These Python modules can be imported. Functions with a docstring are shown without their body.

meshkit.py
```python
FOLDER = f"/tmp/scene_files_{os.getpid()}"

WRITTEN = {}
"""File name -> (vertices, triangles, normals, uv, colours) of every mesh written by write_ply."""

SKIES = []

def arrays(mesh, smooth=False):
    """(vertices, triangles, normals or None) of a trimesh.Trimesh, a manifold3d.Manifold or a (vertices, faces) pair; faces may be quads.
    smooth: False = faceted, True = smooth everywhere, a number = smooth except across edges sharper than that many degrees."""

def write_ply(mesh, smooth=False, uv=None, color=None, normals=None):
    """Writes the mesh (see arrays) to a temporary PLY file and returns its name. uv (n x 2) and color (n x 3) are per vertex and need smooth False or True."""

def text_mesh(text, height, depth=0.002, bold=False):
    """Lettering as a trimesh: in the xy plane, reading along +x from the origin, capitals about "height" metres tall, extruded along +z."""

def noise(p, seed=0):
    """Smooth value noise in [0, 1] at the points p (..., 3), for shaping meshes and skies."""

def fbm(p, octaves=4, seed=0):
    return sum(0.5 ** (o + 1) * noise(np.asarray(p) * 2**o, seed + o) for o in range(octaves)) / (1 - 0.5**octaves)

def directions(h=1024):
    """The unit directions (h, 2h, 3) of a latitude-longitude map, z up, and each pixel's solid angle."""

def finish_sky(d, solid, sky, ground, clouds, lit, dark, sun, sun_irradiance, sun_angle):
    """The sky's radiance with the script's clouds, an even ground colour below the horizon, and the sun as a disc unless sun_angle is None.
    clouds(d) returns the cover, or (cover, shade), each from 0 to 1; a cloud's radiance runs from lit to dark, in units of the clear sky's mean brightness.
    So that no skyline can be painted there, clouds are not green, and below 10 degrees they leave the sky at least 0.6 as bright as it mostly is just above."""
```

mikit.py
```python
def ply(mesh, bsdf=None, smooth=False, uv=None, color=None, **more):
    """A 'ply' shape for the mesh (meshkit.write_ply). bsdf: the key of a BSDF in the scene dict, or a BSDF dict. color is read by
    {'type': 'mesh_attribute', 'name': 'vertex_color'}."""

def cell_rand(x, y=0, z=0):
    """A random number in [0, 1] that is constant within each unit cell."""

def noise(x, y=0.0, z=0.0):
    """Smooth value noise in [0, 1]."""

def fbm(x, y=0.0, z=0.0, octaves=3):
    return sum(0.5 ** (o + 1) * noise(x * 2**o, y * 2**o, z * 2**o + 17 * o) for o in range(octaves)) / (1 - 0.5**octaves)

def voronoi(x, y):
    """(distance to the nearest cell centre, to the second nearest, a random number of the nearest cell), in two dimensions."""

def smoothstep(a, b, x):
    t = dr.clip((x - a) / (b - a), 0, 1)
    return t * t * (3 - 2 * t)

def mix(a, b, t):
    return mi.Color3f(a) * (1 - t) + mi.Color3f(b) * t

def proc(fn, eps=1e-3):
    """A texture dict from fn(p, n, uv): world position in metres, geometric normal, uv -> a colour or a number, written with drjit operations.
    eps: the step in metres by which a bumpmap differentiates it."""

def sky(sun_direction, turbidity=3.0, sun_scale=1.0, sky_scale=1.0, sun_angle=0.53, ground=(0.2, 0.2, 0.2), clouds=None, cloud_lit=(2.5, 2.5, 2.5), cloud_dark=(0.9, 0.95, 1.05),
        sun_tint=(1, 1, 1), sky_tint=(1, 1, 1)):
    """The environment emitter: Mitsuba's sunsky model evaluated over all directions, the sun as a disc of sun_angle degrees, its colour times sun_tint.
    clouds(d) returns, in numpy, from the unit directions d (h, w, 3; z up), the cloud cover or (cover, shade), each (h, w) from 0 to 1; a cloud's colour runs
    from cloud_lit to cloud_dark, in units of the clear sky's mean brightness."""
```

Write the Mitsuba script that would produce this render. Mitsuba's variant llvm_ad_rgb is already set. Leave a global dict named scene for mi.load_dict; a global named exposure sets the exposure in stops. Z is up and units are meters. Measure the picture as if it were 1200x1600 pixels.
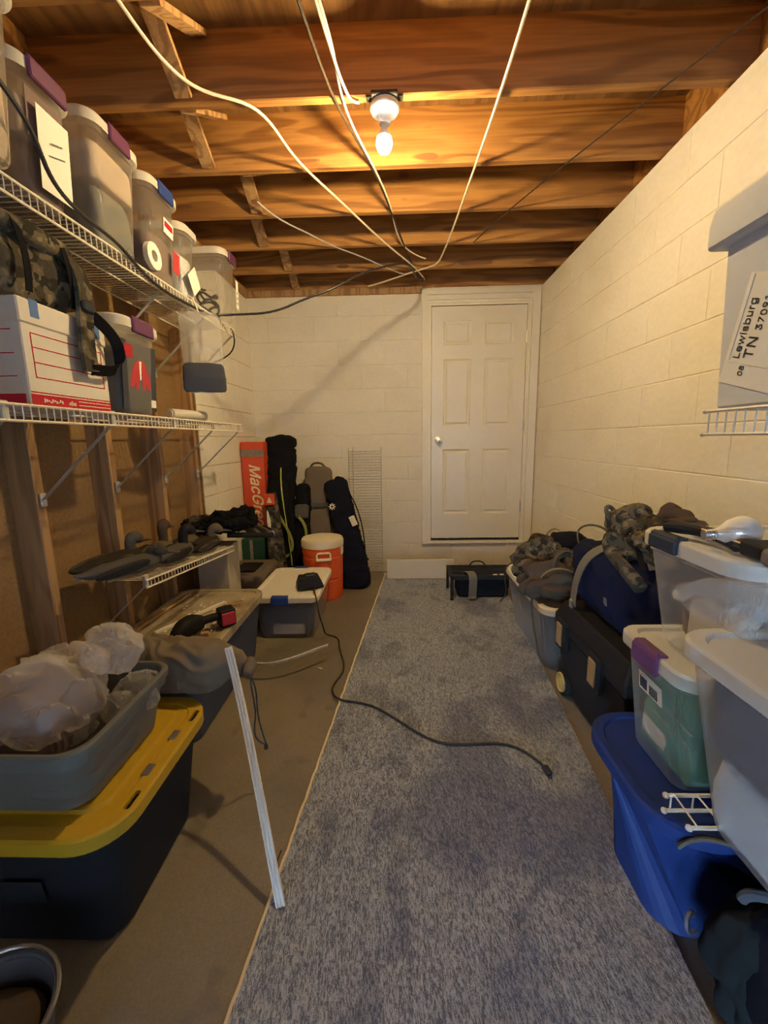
import math, random
import numpy as np, trimesh, manifold3d as mf
import drjit as dr, mitsuba as mi
import mikit, meshkit
from mikit import proc, fbm, noise, voronoi, cell_rand, smoothstep, mix, ply
from scipy.interpolate import CubicSpline
from shapely.geometry import Polygon
random.seed(7)
RNG = np.random.default_rng(7)
T = mi.ScalarTransform4f
V = np.array
scene, labels = {}, {}

# ------------------------------------------------------------------ camera, light, exposure
CAM = V([0.0, 0.0, 1.2517])
yaw, pitch, roll, FPX = -0.0313, 0.1727, -0.0168, 650.34
_f = V([math.sin(yaw)*math.cos(pitch), math.cos(yaw)*math.cos(pitch), -math.sin(pitch)])
_r = V([math.cos(yaw), -math.sin(yaw), 0.0]); _u = np.cross(_r, _f)
_up = -_r*math.sin(roll) + _u*math.cos(roll)
scene['camera'] = {'type': 'perspective', 'fov_axis': 'x', 'fov': math.degrees(2*math.atan(600/FPX)), 'near_clip': 0.02, 'far_clip': 200.0,
                   'to_world': T().look_at(origin=CAM.tolist(), target=(CAM+_f).tolist(), up=_up.tolist())}
exposure = -0.04
# overcast daylight, it enters through the doorway in the left wall behind the camera
scene['sky'] = mikit.sky((0.3, 0.8, 0.55), turbidity=3.5, sun_scale=0.0, sky_scale=310, ground=(0.25, 0.25, 0.25), sky_tint=(0.90, 1.02, 1.20))
BULB = (-0.033, 1.85, 2.405)          # the one lamp, an LED bulb under the ceiling (its builder is below)
BULB_RADIANCE = [1640, 1185, 540]

XL, XR, YB, ZJ = -1.288, 1.246, 3.844, 2.524     # left wall, right wall, back wall, underside of the joists
YF = -4.5

# ------------------------------------------------------------------ helpers
def rot(rz=0, rx=0, ry=0):
    return trimesh.transformations.euler_matrix(math.radians(rx), math.radians(ry), math.radians(rz), 'sxyz')
def mv(m, loc=(0, 0, 0), rz=0, rx=0, ry=0):
    m = m.copy(); M = rot(rz, rx, ry); M[:3, 3] = loc; m.apply_transform(M); return m
def cat(*ms):
    flat = []
    for m in ms: flat.extend(m if isinstance(m, (list, tuple)) else [m])
    return trimesh.util.concatenate(flat)
def box(x0, x1, y0, y1, z0, z1):
    m = trimesh.creation.box((abs(x1-x0), abs(y1-y0), abs(z1-z0))); m.apply_translation(((x0+x1)/2, (y0+y1)/2, (z0+z1)/2)); return m
def hull(p): return trimesh.Trimesh(*(lambda h: (h.vertices, h.faces))(trimesh.convex.convex_hull(np.asarray(p))), process=False)
def cbox(w, d, h, c=.004):
    """chamfered box, centred in x and y, standing on z = 0"""
    p = []
    for sx in (-1, 1):
        for sy in (-1, 1):
            for sz in (0, 1):
                x, y, z, k = sx*w/2, sy*d/2, sz*h, (1-2*sz)*c
                p += [(x-sx*c, y-sy*c, z), (x, y-sy*c, z+k), (x-sx*c, y, z+k)]
    return hull(p)
def rbox(w, d, h, r=.02, n=2):
    s = trimesh.creation.icosphere(n, r).vertices
    return hull(np.vstack([s + V([sx*(w/2-r), sy*(d/2-r), r if sz == 0 else h-r]) for sx in (-1, 1) for sy in (-1, 1) for sz in (0, 1)]))
def rrect(w, d, r, n=5):
    r = min(r, w/2-1e-4, d/2-1e-4); p = []
    for k, (sx, sy) in enumerate(((1, 1), (-1, 1), (-1, -1), (1, -1))):
        for a in np.linspace(0, math.pi/2, n+1):
            t = a + k*math.pi/2
            p.append((sx*(w/2-r)+r*math.cos(t), sy*(d/2-r)+r*math.sin(t)))
    return V(p)
def loft(rings, cap0=True, cap1=True):
    n = len(rings[0]); v = np.vstack(rings); f = []
    i = np.arange(n); j = (i+1) % n
    for k in range(len(rings)-1):
        a, b = k*n, (k+1)*n
        f.append(np.stack([a+i, a+j, b+j], 1)); f.append(np.stack([a+i, b+j, b+i], 1))
    c = len(v); extra = []
    if cap0: extra.append(rings[0].mean(0)); f.append(np.stack([j, i, np.full(n, c)], 1)); c += 1
    if cap1: extra.append(rings[-1].mean(0)); a = (len(rings)-1)*n; f.append(np.stack([a+i, a+j, np.full(n, c)], 1))
    if extra: v = np.vstack([v, extra])
    return trimesh.Trimesh(v, np.vstack(f), process=False)
def r3(p, z): return np.column_stack([p, np.full(len(p), z)])
def spline(pts, n):
    p = np.asarray(pts, float); d = np.r_[0, np.cumsum(np.linalg.norm(np.diff(p[:, :3], axis=0), axis=1)+1e-9)]
    return CubicSpline(d, p)(np.linspace(0, d[-1], n))
def frames(p):
    t = np.gradient(p, axis=0); t /= np.linalg.norm(t, axis=1, keepdims=True)+1e-12
    a = np.cross(t[0], [0, 0, 1.0] if abs(t[0][2]) < .9 else [1.0, 0, 0]); a /= np.linalg.norm(a); A = [a]
    for k in range(1, len(p)):
        a = a - t[k]*(a@t[k]); a /= np.linalg.norm(a)+1e-12; A.append(a)
    A = V(A); return t, A, np.cross(t, A)
def tube(pts, r, sides=7, n=None, caps=True):
    p = spline(pts, n) if n else np.asarray(pts, float)
    t, A, B = frames(p); r = np.broadcast_to(r, (len(p),))
    ang = np.arange(sides)*2*math.pi/sides
    return loft([p[k]+r[k]*(np.cos(ang)[:, None]*A[k]+np.sin(ang)[:, None]*B[k]) for k in range(len(p))], caps, caps)
def rod(a, b, r, sides=6): return tube([a, b], r, sides)
def ribbon(pts, w, side, th=.0025, n=40):
    """a strap: flat band of width w along pts; side = direction across the band (or one per point)"""
    p = spline(pts, n); s = np.broadcast_to(np.asarray(side, float), (len(p), 3)) if np.ndim(side) == 1 else spline(side, n)
    t = np.gradient(p, axis=0); t /= np.linalg.norm(t, axis=1, keepdims=True)+1e-12
    s = s - t*(s*t).sum(1, keepdims=True); s /= np.linalg.norm(s, axis=1, keepdims=True)+1e-12
    u = np.cross(t, s)
    return loft([V([p[k]+s[k]*w/2+u[k]*th/2, p[k]-s[k]*w/2+u[k]*th/2, p[k]-s[k]*w/2-u[k]*th/2, p[k]+s[k]*w/2-u[k]*th/2]) for k in range(len(p))])
def lathe(prof, n=28): return trimesh.creation.revolve(np.asarray(prof, float), sections=n)
def lump(w, d, h, seed=0, amp=.02, freq=7., sq=.6, sub=4, fold=0.0):
    """soft lump standing on z = 0: a squarish ellipsoid with folds"""
    m = trimesh.creation.icosphere(sub); p = m.vertices
    q = np.sign(p)*np.abs(p)**sq; q /= np.abs(q).max(0)
    s = q*V([w/2, d/2, h/2])
    k = meshkit.fbm(s*freq+seed*3.1, 3, seed)-.5
    if fold: k = k + fold*(np.abs(meshkit.noise(s*V([freq*.6, freq*1.9, freq])+seed, seed+5)-.5)-.25)
    s = s + p*(k*2*amp)[:, None]
    z = s[:, 2]+h/2; s[:, 2] = np.where(z < h*.06, h*.06-(h*.06-z)*.15, z)
    s[:, 2] -= s[:, 2].min()
    return trimesh.Trimesh(s, m.faces, process=False)
def softloft(spine, ws, ds, ex=.55, n=40, m=30, amp=.006, freq=14., seed=0, side=(1, 0, 0), ends=.35):
    """soft bag along a spine: superelliptic sections of widths ws (along side) and depths ds"""
    p = spline(spine, m); t = np.gradient(p, axis=0); t /= np.linalg.norm(t, axis=1, keepdims=True)
    L = np.linspace(0, 1, m); W = np.interp(L, np.linspace(0, 1, len(ws)), ws); Dp = np.interp(L, np.linspace(0, 1, len(ds)), ds)
    a = np.arange(n)*2*math.pi/n; c, s = np.cos(a), np.sin(a)
    c, s = np.sign(c)*np.abs(c)**ex, np.sign(s)*np.abs(s)**ex
    S = np.broadcast_to(np.asarray(side, float), (m, 3)); S = S-t*(S*t).sum(1, keepdims=True); S /= np.linalg.norm(S, axis=1, keepdims=True)
    U = np.cross(t, S); rings = []
    for k in range(m):
        e = min(k, m-1-k); g = 1-ends*max(0, 1-e/2.0)**2
        rings.append(p[k]+g*(c[:, None]*S[k]*W[k]/2+s[:, None]*U[k]*Dp[k]/2))
    M = loft(rings); v = M.vertices; nr = M.vertex_normals
    M.vertices = v+nr*((meshkit.fbm(v*freq+seed, 3, seed)-.5)*2*amp)[:, None]
    return M
def wrinkle(m, amp, freq, seed=0):
    m = m.copy(); v = m.vertices; m.vertices = v+m.vertex_normals*((meshkit.fbm(v*freq+seed, 3, seed)-.5)*2*amp)[:, None]; return m

def numbered(name):
    if name not in USED: USED[name] = 0; return name
    USED[name] += 1; return f'{name}_{USED[name]:03d}'
USED = {}
def put(name, mesh, m, parent=None, smooth=30, label=None, kind=None, **more):
    key = numbered(f'{parent}__{name}' if parent else name)
    scene[key] = mesh if isinstance(mesh, dict) else ply(mesh, m, smooth=smooth, **more)
    if label or kind:
        labels[key] = {}
        if label: labels[key]['label'] = label
        if kind: labels[key]['kind'] = kind
    return key
def thing(name, label, cat_, group=None):
    key = numbered(name); labels[key] = {'label': label, 'category': cat_}
    if group: labels[key]['group'] = group
    return key
def one(name, mesh, m, label, cat_, group=None, smooth=30, kind=None):
    """a thing that is a single mesh"""
    key = thing(name, label, cat_, group); scene[key] = ply(mesh, m, smooth=smooth)
    if kind: labels[key]['kind'] = kind
    return key
def struct(name, mesh, m, smooth=False):
    key = put(name, mesh, m, smooth=smooth, kind='structure'); return key

# ------------------------------------------------------------------ materials
def mat(key, d, two=True):
    scene[key] = {'type': 'twosided', 'bsdf': d} if two else d; return key
def plain(key, rgb, rough=.6, spec=.4, **k):
    return mat(key, {'type': 'principled', 'base_color': {'type': 'rgb', 'value': list(rgb)}, 'roughness': rough, 'specular': spec, **k})
def tex(key, fn, rough=.7, spec=.3, bump=None, scale=.001, eps=1e-3, **k):
    d = {'type': 'principled', 'base_color': proc(fn), 'roughness': rough, 'specular': spec, **k}
    if bump is not None: d = {'type': 'bumpmap', 'arbitrary': proc(bump, eps), 'scale': scale, 'bsdf': d}
    return mat(key, d)
def C3(t): return mi.Color3f(*t)

def paint_fn(p, n, uv):
    a = fbm(p.x*2.2+3, p.y*2.2, p.z*2.2, 3); b = noise(p.x*60, p.y*60, p.z*60)
    c = mix((.80, .765, .70), (.70, .655, .575), smoothstep(.45, .8, a)*.6)
    c = c*(.95+.07*b)
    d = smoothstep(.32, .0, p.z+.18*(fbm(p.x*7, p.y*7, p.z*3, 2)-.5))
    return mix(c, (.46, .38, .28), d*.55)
def paint_bump(p, n, uv): return .5*noise(p.x*90, p.y*90, p.z*90)+.5*fbm(p.x*24, p.y*24, p.z*24, 2)
tex('painted_block', paint_fn, .75, .25, paint_bump, .0022, 2e-3)

def mix_f(a, b, t): return a*(1-t)+b*t
def grain(a, b, c, k=1.0):
    """wood: a runs along the board"""
    w = fbm(a*.9*k, b*7*k, c*7*k, 3)
    ph = w*20+b*26*k+c*26*k
    line = smoothstep(.55, 1.0, dr.abs(dr.sin(ph)))
    band = fbm(a*1.5, b*22, c*22, 2)
    kn = smoothstep(.86, .94, noise(a*5.5*k+5, b*14*k+2, c*17*k))
    return dr.clip(.20+.80*line*(.35+.65*noise(a*3, ph*.6))+.35*(band-.5), 0, 1), noise(a*7*k, b*140*k, c*140*k), kn
def joist_fn(p, n, uv):
    i = dr.floor((p.y-.2)/.4064); s = cell_rand(i, 3)
    r, fine, kn = grain(p.x+s*40, p.y, p.z+s*7)
    c = mix((.50, .245, .072), (.25, .10, .027), r)
    c = c*(.85+.25*fine)*(.88+.2*s)
    return mix(c, (.16, .065, .025), kn*.85)
tex('joist_wood', joist_fn, .6, .3)
def stud_fn(p, n, uv):
    r, fine, kn = grain(p.z, p.x*1.2, p.y*1.2)
    c = mix((.42, .25, .115), (.29, .155, .065), smoothstep(.25, .8, r))*(.85+.25*fine)
    return mix(c, (.15, .07, .03), kn*.8)
tex('stud_wood', stud_fn, .65, .3)
def sub_fn(p, n, uv):
    r, fine, kn = grain(p.y, p.x*.8, p.z)
    c = mix((.26, .135, .05), (.16, .075, .028), r)*(.8+.3*fine)
    return c
tex('subfloor_wood', sub_fn, .7, .25)
def sheath_fn(p, n, uv):
    a = fbm(p.y*3, p.z*3, 4.0, 3); b = noise(p.y*160, p.z*160)
    return mix((.215, .125, .055), (.30, .185, .085), a)*(.86+.25*b)
tex('sheathing_board', sheath_fn, .85, .2)
def floor_fn(p, n, uv):
    a = fbm(p.x*2.3, p.y*2.3, 0., 4); b = noise(p.x*260, p.y*260)
    c = mix((.165, .131, .083), (.24, .193, .127), smoothstep(.25, .75, a))
    s = smoothstep(.70, .85, fbm(p.x*9+7, p.y*9, 2., 3))
    return mix(c, (.14, .105, .065), s*.5)*(.9+.18*b)
tex('concrete_floor', floor_fn, .62, .35)
def carpet_fn(p, n, uv):
    x = p.x+.088*p.y
    g = noise(x*420, p.y*130); h = noise(x*150+9, p.y*60+3); q = noise(p.x*520, p.y*520)
    t = .45*g+.22*h+.33*q
    c = mix((.112, .122, .155), (.47, .495, .55), smoothstep(.22, .80, t))
    st = fbm(p.x*3.4, p.y*3.4, 8., 4); s2 = smoothstep(.50, .68, st)
    s3 = smoothstep(.62, .80, fbm(p.x*13+4, p.y*9, 2., 2))
    return mix(mix(c, c*C3((.52, .50, .55)), s2*.75), c*C3((.5, .48, .50)), s3*.6)
def carpet_bump(p, n, uv): return noise((p.x+.088*p.y)*420, p.y*130)*.6+noise(p.x*520, p.y*520)*.4
tex('carpet_pile', carpet_fn, .95, .1, carpet_bump, .0016, 1e-3)
plain('white_paint', (.80, .775, .72), .35, .5)
plain('frame_paint', (.80, .765, .68), .5, .4)
plain('dark_gap', (.02, .017, .014), .9, .1)
plain('wire_white', (.74, .70, .62), .35, .5)
plain('wire_grey', (.42, .42, .42), .4, .5)
plain('cable_white', (.78, .70, .55), .5, .4)
plain('cable_black', (.018, .016, .016), .5, .4)
plain('cable_brown', (.032, .020, .012), .6, .3)
plain('porcelain', (.88, .86, .80), .25, .5)
mat('chrome', {'type': 'roughconductor', 'material': 'Cr', 'alpha': .15})
mat('brass_knob', {'type': 'roughconductor', 'material': 'Ag', 'alpha': .12})
plain('steel', (.62, .60, .57), .3, .6, metallic=.9)

# ------------------------------------------------------------------ the room
struct('floor', box(XL-.3, XR+.3, YF-.2, YB+.2, -.1, 0), 'concrete_floor')
struct('ceiling', box(XL-.3, XR+.3, YF-.2, YB+.2, ZJ+.235, ZJ+.26), 'subfloor_wood')
# joists, 16 inches apart, with crossed bridging
JY = [2.231+.4064*k for k in range(-16, 5)]            # centres
for y in JY:
    x0, x1 = XL-.08, XR+.08
    put('joist', hull(V([(x, yy, z) for x in (x0, x1) for yy, z in ((y-.019, ZJ+.235), (y+.019, ZJ+.235), (y-.019, ZJ+.004), (y+.019, ZJ+.004), (y-.015, ZJ), (y+.015, ZJ))])), 'joist_wood', 'ceiling', smooth=False)
def brace(xt, ya, za, yb, zb, lean):
    d = V([lean, yb-ya, zb-za]); L = np.linalg.norm(d); m = cbox(.064, .019, L, .0015)
    R = np.eye(4); z = d/L; x = V([1, 0, 0])-z*z[0]; x /= np.linalg.norm(x); R[:3, 0], R[:3, 1], R[:3, 2] = x, np.cross(z, x), z; R[:3, 3] = (xt, ya, za)
    m.apply_transform(R); return m
for k in range(len(JY)-1):
    if JY[k+1] < .9: continue
    xb = np.interp(JY[k], [1.42, 1.83, 2.23, 2.64, 3.05, 3.45], [-.785, -.872, -.774, -.863, -.80, -.84])
    ya, yb = JY[k]+.030, JY[k+1]-.030
    put('bridging', brace(xb, ya, ZJ+.215, yb, ZJ+.012, 0.0), 'stud_wood', 'ceiling', smooth=False)
    put('bridging', brace(xb+.072, ya, ZJ+.012, yb, ZJ+.215, 0.0), 'stud_wood', 'ceiling', smooth=False)
# rim boards close the joist bays, plates lie on the walls
for nm in (box(XR+.081, XR+.12, YF-.2, YB+.2, ZJ-.02, ZJ+.234), box(XL-.12, XL-.081, YF-.2, YB+.2, ZJ-.02, ZJ+.234), box(XL-.12, XR+.12, YB+.055, YB+.09, ZJ-.02, ZJ+.234)): put('rim_board', nm, 'joist_wood', 'ceiling', smooth=False)
put('wall_plate', box(XL-.02, .235, YB-.035, YB+.05, ZJ-.048, ZJ-.001), 'stud_wood', 'ceiling', smooth=False)
put('wall_plate', box(XL-.1, XL+.035, 2.70, YB-.036, ZJ-.048, ZJ-.001), 'stud_wood', 'ceiling', smooth=False)

# concrete block walls: every block its own piece on a recessed, painted bed
CH, BL = .2032, .4064
Z0 = 1.2919-6*CH
def block(w, h, d=.012, g=.0018, c=.0022):
    """a block face in the xz plane, front towards -y at y = 0"""
    p = []
    for sx in (-1, 1):
        for sz in (-1, 1):
            x, z, e = sx*(w/2-.0005), sz*(h/2-g), .0009
            p += [(x, d, z), (x, c, z), (x-sx*e, 0, z-sz*c)]
    return hull(p)
SHARED = {}
def course_wall(key, a0, a1, zt, place, phase, holes=()):
    """blocks along a from a0 to a1, courses up to zt; place(a, z, jitter) gives to_world"""
    for k in range(-1, 13):
        z0, z1 = max(Z0+k*CH, 0.0), min(Z0+(k+1)*CH, zt)
        if z1-z0 < .02: continue
        off = phase+(BL/2 if k % 2 else 0)
        a = a0-((a0-off) % BL)
        while a < a1-.001:
            b0, b1 = max(a, a0), min(a+BL, a1); a += BL
            segs = [(b0, b1)]
            for (h0, h1, hz0, hz1) in holes:
                if z1 > hz0+.01 and z0 < hz1-.01:
                    segs = [s for q in segs for s in ((q[0], min(q[1], h0)), (max(q[0], h1), q[1])) if s[1]-s[0] > .02]
            for s0, s1 in segs:
                if s1-s0 < .02: continue
                dims = (round(s1-s0, 3), round(z1-z0, 3))
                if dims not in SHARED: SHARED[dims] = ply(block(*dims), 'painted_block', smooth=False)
                kk = numbered(f'{key}__block')
                scene[kk] = {**SHARED[dims], 'to_world': place((s0+s1)/2, (z0+z1)/2, float(RNG.uniform(-.0008, .0008)))}
DX0, DX1, DZ0, DZ1 = .3192, 1.1322, .3312, 2.3632       # the door leaf
FX0, FX1, FZ1 = .235, 1.215, 2.455                      # outside of the door frame
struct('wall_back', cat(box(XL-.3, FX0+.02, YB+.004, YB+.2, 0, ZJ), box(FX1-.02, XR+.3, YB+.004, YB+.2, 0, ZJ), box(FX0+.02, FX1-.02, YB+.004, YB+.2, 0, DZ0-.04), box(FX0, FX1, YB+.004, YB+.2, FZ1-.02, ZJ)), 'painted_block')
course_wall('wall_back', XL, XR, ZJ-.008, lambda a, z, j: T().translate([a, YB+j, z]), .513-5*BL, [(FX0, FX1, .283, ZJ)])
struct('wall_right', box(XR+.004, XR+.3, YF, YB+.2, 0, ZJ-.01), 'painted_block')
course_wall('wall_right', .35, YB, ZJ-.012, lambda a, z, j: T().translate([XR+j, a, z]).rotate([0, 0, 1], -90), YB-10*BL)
# left: open stud wall with brown sheathing, then a short painted block wall
OY0, OY1, OZ = -4.25, -2.25, 2.02     # the doorway in the left wall, behind the camera, that lets the daylight in
struct('wall_left', cat(box(XL-.115, XL-.095, YF, OY0, 0, ZJ), box(XL-.115, XL-.095, OY1, 2.74, 0, ZJ), box(XL-.3, XL-.115, 2.66, 2.74, 0, ZJ), box(XL-.115, XL-.095, OY0, OY1, OZ, ZJ), box(XL-.3, XL-.004, 2.735, YB+.2, 0, ZJ)), 'sheathing_board')
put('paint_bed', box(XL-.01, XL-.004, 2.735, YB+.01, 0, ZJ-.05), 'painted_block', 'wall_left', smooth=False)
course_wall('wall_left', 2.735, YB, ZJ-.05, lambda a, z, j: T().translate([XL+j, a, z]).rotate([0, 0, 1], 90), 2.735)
for k in range(-14, 4):
    y = 1.458+.4064*k
    if OY0 < y < OY1: continue
    put('stud', hull(V([(x, yy, z) for z in (.04, ZJ-.077) for x, yy in ((XL-.095, y-.019), (XL-.095, y+.019), (XL-.003, y-.019), (XL-.003, y+.019), (XL, y-.016), (XL, y+.016))])), 'stud_wood', 'wall_left', smooth=False)
put('bottom_plate', box(XL-.095, XL, OY1, 2.70, 0, .039), 'stud_wood', 'wall_left', smooth=False)
put('top_plate', box(XL-.095, XL, YF, 2.70, ZJ-.076, ZJ-.002), 'stud_wood', 'wall_left', smooth=False)
# front wall behind the camera
struct('wall_front', box(XL-.3, XR+.3, YF-.15, YF, 0, ZJ+.24), 'painted_block')
# ------------------------------------------------------------------ door with frame
YD = YB-.022
fr = cat(box(FX0+.035, DX0-.004, YB-.030, YB+.06, DZ0-.03, FZ1-.03), box(DX1+.004, FX1-.035, YB-.030, YB+.06, DZ0-.03, FZ1-.03), box(DX0-.004, DX1+.004, YB-.030, YB+.06, DZ1+.005, FZ1-.03))
cas = cat(box(FX0, FX0+.045, YB-.045, YB+.03, .283, ZJ-.03), box(FX1-.045, FX1+.022, YB-.045, YB+.03, .283, ZJ-.03), box(FX0+.045, FX1-.045, YB-.045, YB+.03, FZ1-.045, FZ1-.005), box(FX0+.02, FX1-.02, YB-.040, YB+.03, .283, DZ0-.026))
bead = cat(box(DX0-.035, DX0-.020, YB-.038, YB, DZ0-.02, DZ1+.02), box(DX1+.020, DX1+.035, YB-.038, YB, DZ0-.02, DZ1+.02), box(DX0-.035, DX1+.035, YB-.038, YB, DZ1+.02, DZ1+.035))
struct('trim_1', cat(fr, cas, bead), 'frame_paint')
put('header_board', box(FX0+.045, FX1-.04, YB-.036, YB+.02, FZ1, ZJ-.028), 'frame_paint', 'trim_1', smooth=False)
put('sill_gap', box(DX0-.003, DX1+.003, YB-.012, YB+.05, DZ0-.022, DZ0-.001), 'dark_gap', 'trim_1', smooth=False, label='dark gap under the door')
put('back_panel', box(FX0-.02, FX1+.02, YB+.075, YB+.2, 0, ZJ+.1), 'frame_paint', 'trim_1', smooth=False)
d = thing('door_1', 'white six panel door set above the floor in the back wall', 'door'); labels[d]['kind'] = 'structure'; labels[d].pop('category')
leaf = trimesh.creation.box((DX1-DX0, .035, DZ1-DZ0)); leaf.apply_translation(((DX0+DX1)/2, YD+.0175, (DZ0+DZ1)/2))
lm = mf.Manifold(mf.Mesh(np.asarray(leaf.vertices, np.float32), np.asarray(leaf.faces, np.uint32)))
PX = ((DX0+.100, DX0+.345), (DX0+.455, DX0+.710)); PZ = ((2.045, 2.250), (1.355, 1.935), (.560, 1.155))
raised = []
for (xa, xb) in PX:
    for (za, zb) in PZ:
        lo = hull(V([(x, y, z) for (e, y) in ((0.0, YD-.001), (.016, YD+.010)) for x in (xa+e, xb-e) for z in (za+e, zb-e)]))
        lm = lm - mf.Manifold(mf.Mesh(np.asarray(lo.vertices, np.float32), np.asarray(lo.faces, np.uint32)))
        raised.append(hull(V([(x, y, z) for (e, y) in ((.020, YD+.011), (.036, YD+.001)) for x in (xa+e, xb-e) for z in (za+e, zb-e)])))
put('leaf', lm, 'white_paint', d, smooth=20)
for m in raised: put('panel', m, 'white_paint', d, smooth=False)
kx, kz = DX0+.062, 1.235
put('knob', mv(cat(lathe([(0, 0), (.031, 0), (.031, .004), (.014, .010), (.012, .030), (.024, .040), (.027, .052), (.022, .064), (.008, .068), (0, .068)])), (kx, YD, kz), rx=90), 'brass_knob', d, smooth=40, label='shiny metal door knob')
for z in (2.10, 1.36, .62):
    put('hinge', cat(box(DX1-.004, DX1+.010, YD-.006, YD+.01, z-.045, z+.045), rod((DX1+.003, YD-.008, z-.048), (DX1+.003, YD-.008, z+.048), .006)), 'steel', d)

# ------------------------------------------------------------------ lamp
lamp = thing('ceiling_lamp', 'white porcelain lampholder with one glowing bulb under the ceiling joist', 'lamp')
lx, ly, lz = BULB[0]+.004, 1.848, ZJ
put('junction_box', cat(mv(cbox(.10, .10, .014, .003), (lx, ly-.02, lz-.014)), box(lx-.068, lx+.068, ly-.045, ly-.02, lz-.007, lz-.001)), 'cable_black', lamp)
put('lampholder', mv(lathe([(0, 0), (.056, 0), (.057, -.012), (.050, -.024), (.030, -.034), (.024, -.046), (.022, -.060), (0, -.060)][::-1]), (lx, ly-.01, lz-.014)), 'porcelain', lamp, smooth=40)
# the bulb gives off the light: a white plastic collar above, the glowing globe below
bp = [(0, .004), (.0295, .004), (.0325, -.009), (.032, -.022), (.027, -.036), (.018, -.046), (.008, -.050), (0, -.0505)][::-1]
put('bulb_collar', mv(lathe([(0, .047), (.010, .046), (.013, .034), (.018, .022), (.0292, .0045), (0, .0045)][::-1], 20), BULB), 'porcelain', lamp, smooth=40)
put('bulb', mv(lathe(bp, 24), BULB), 'porcelain', lamp, smooth=50, label='glowing white bulb', emitter={'type': 'area', 'radiance': {'type': 'rgb', 'value': BULB_RADIANCE}})

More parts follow.
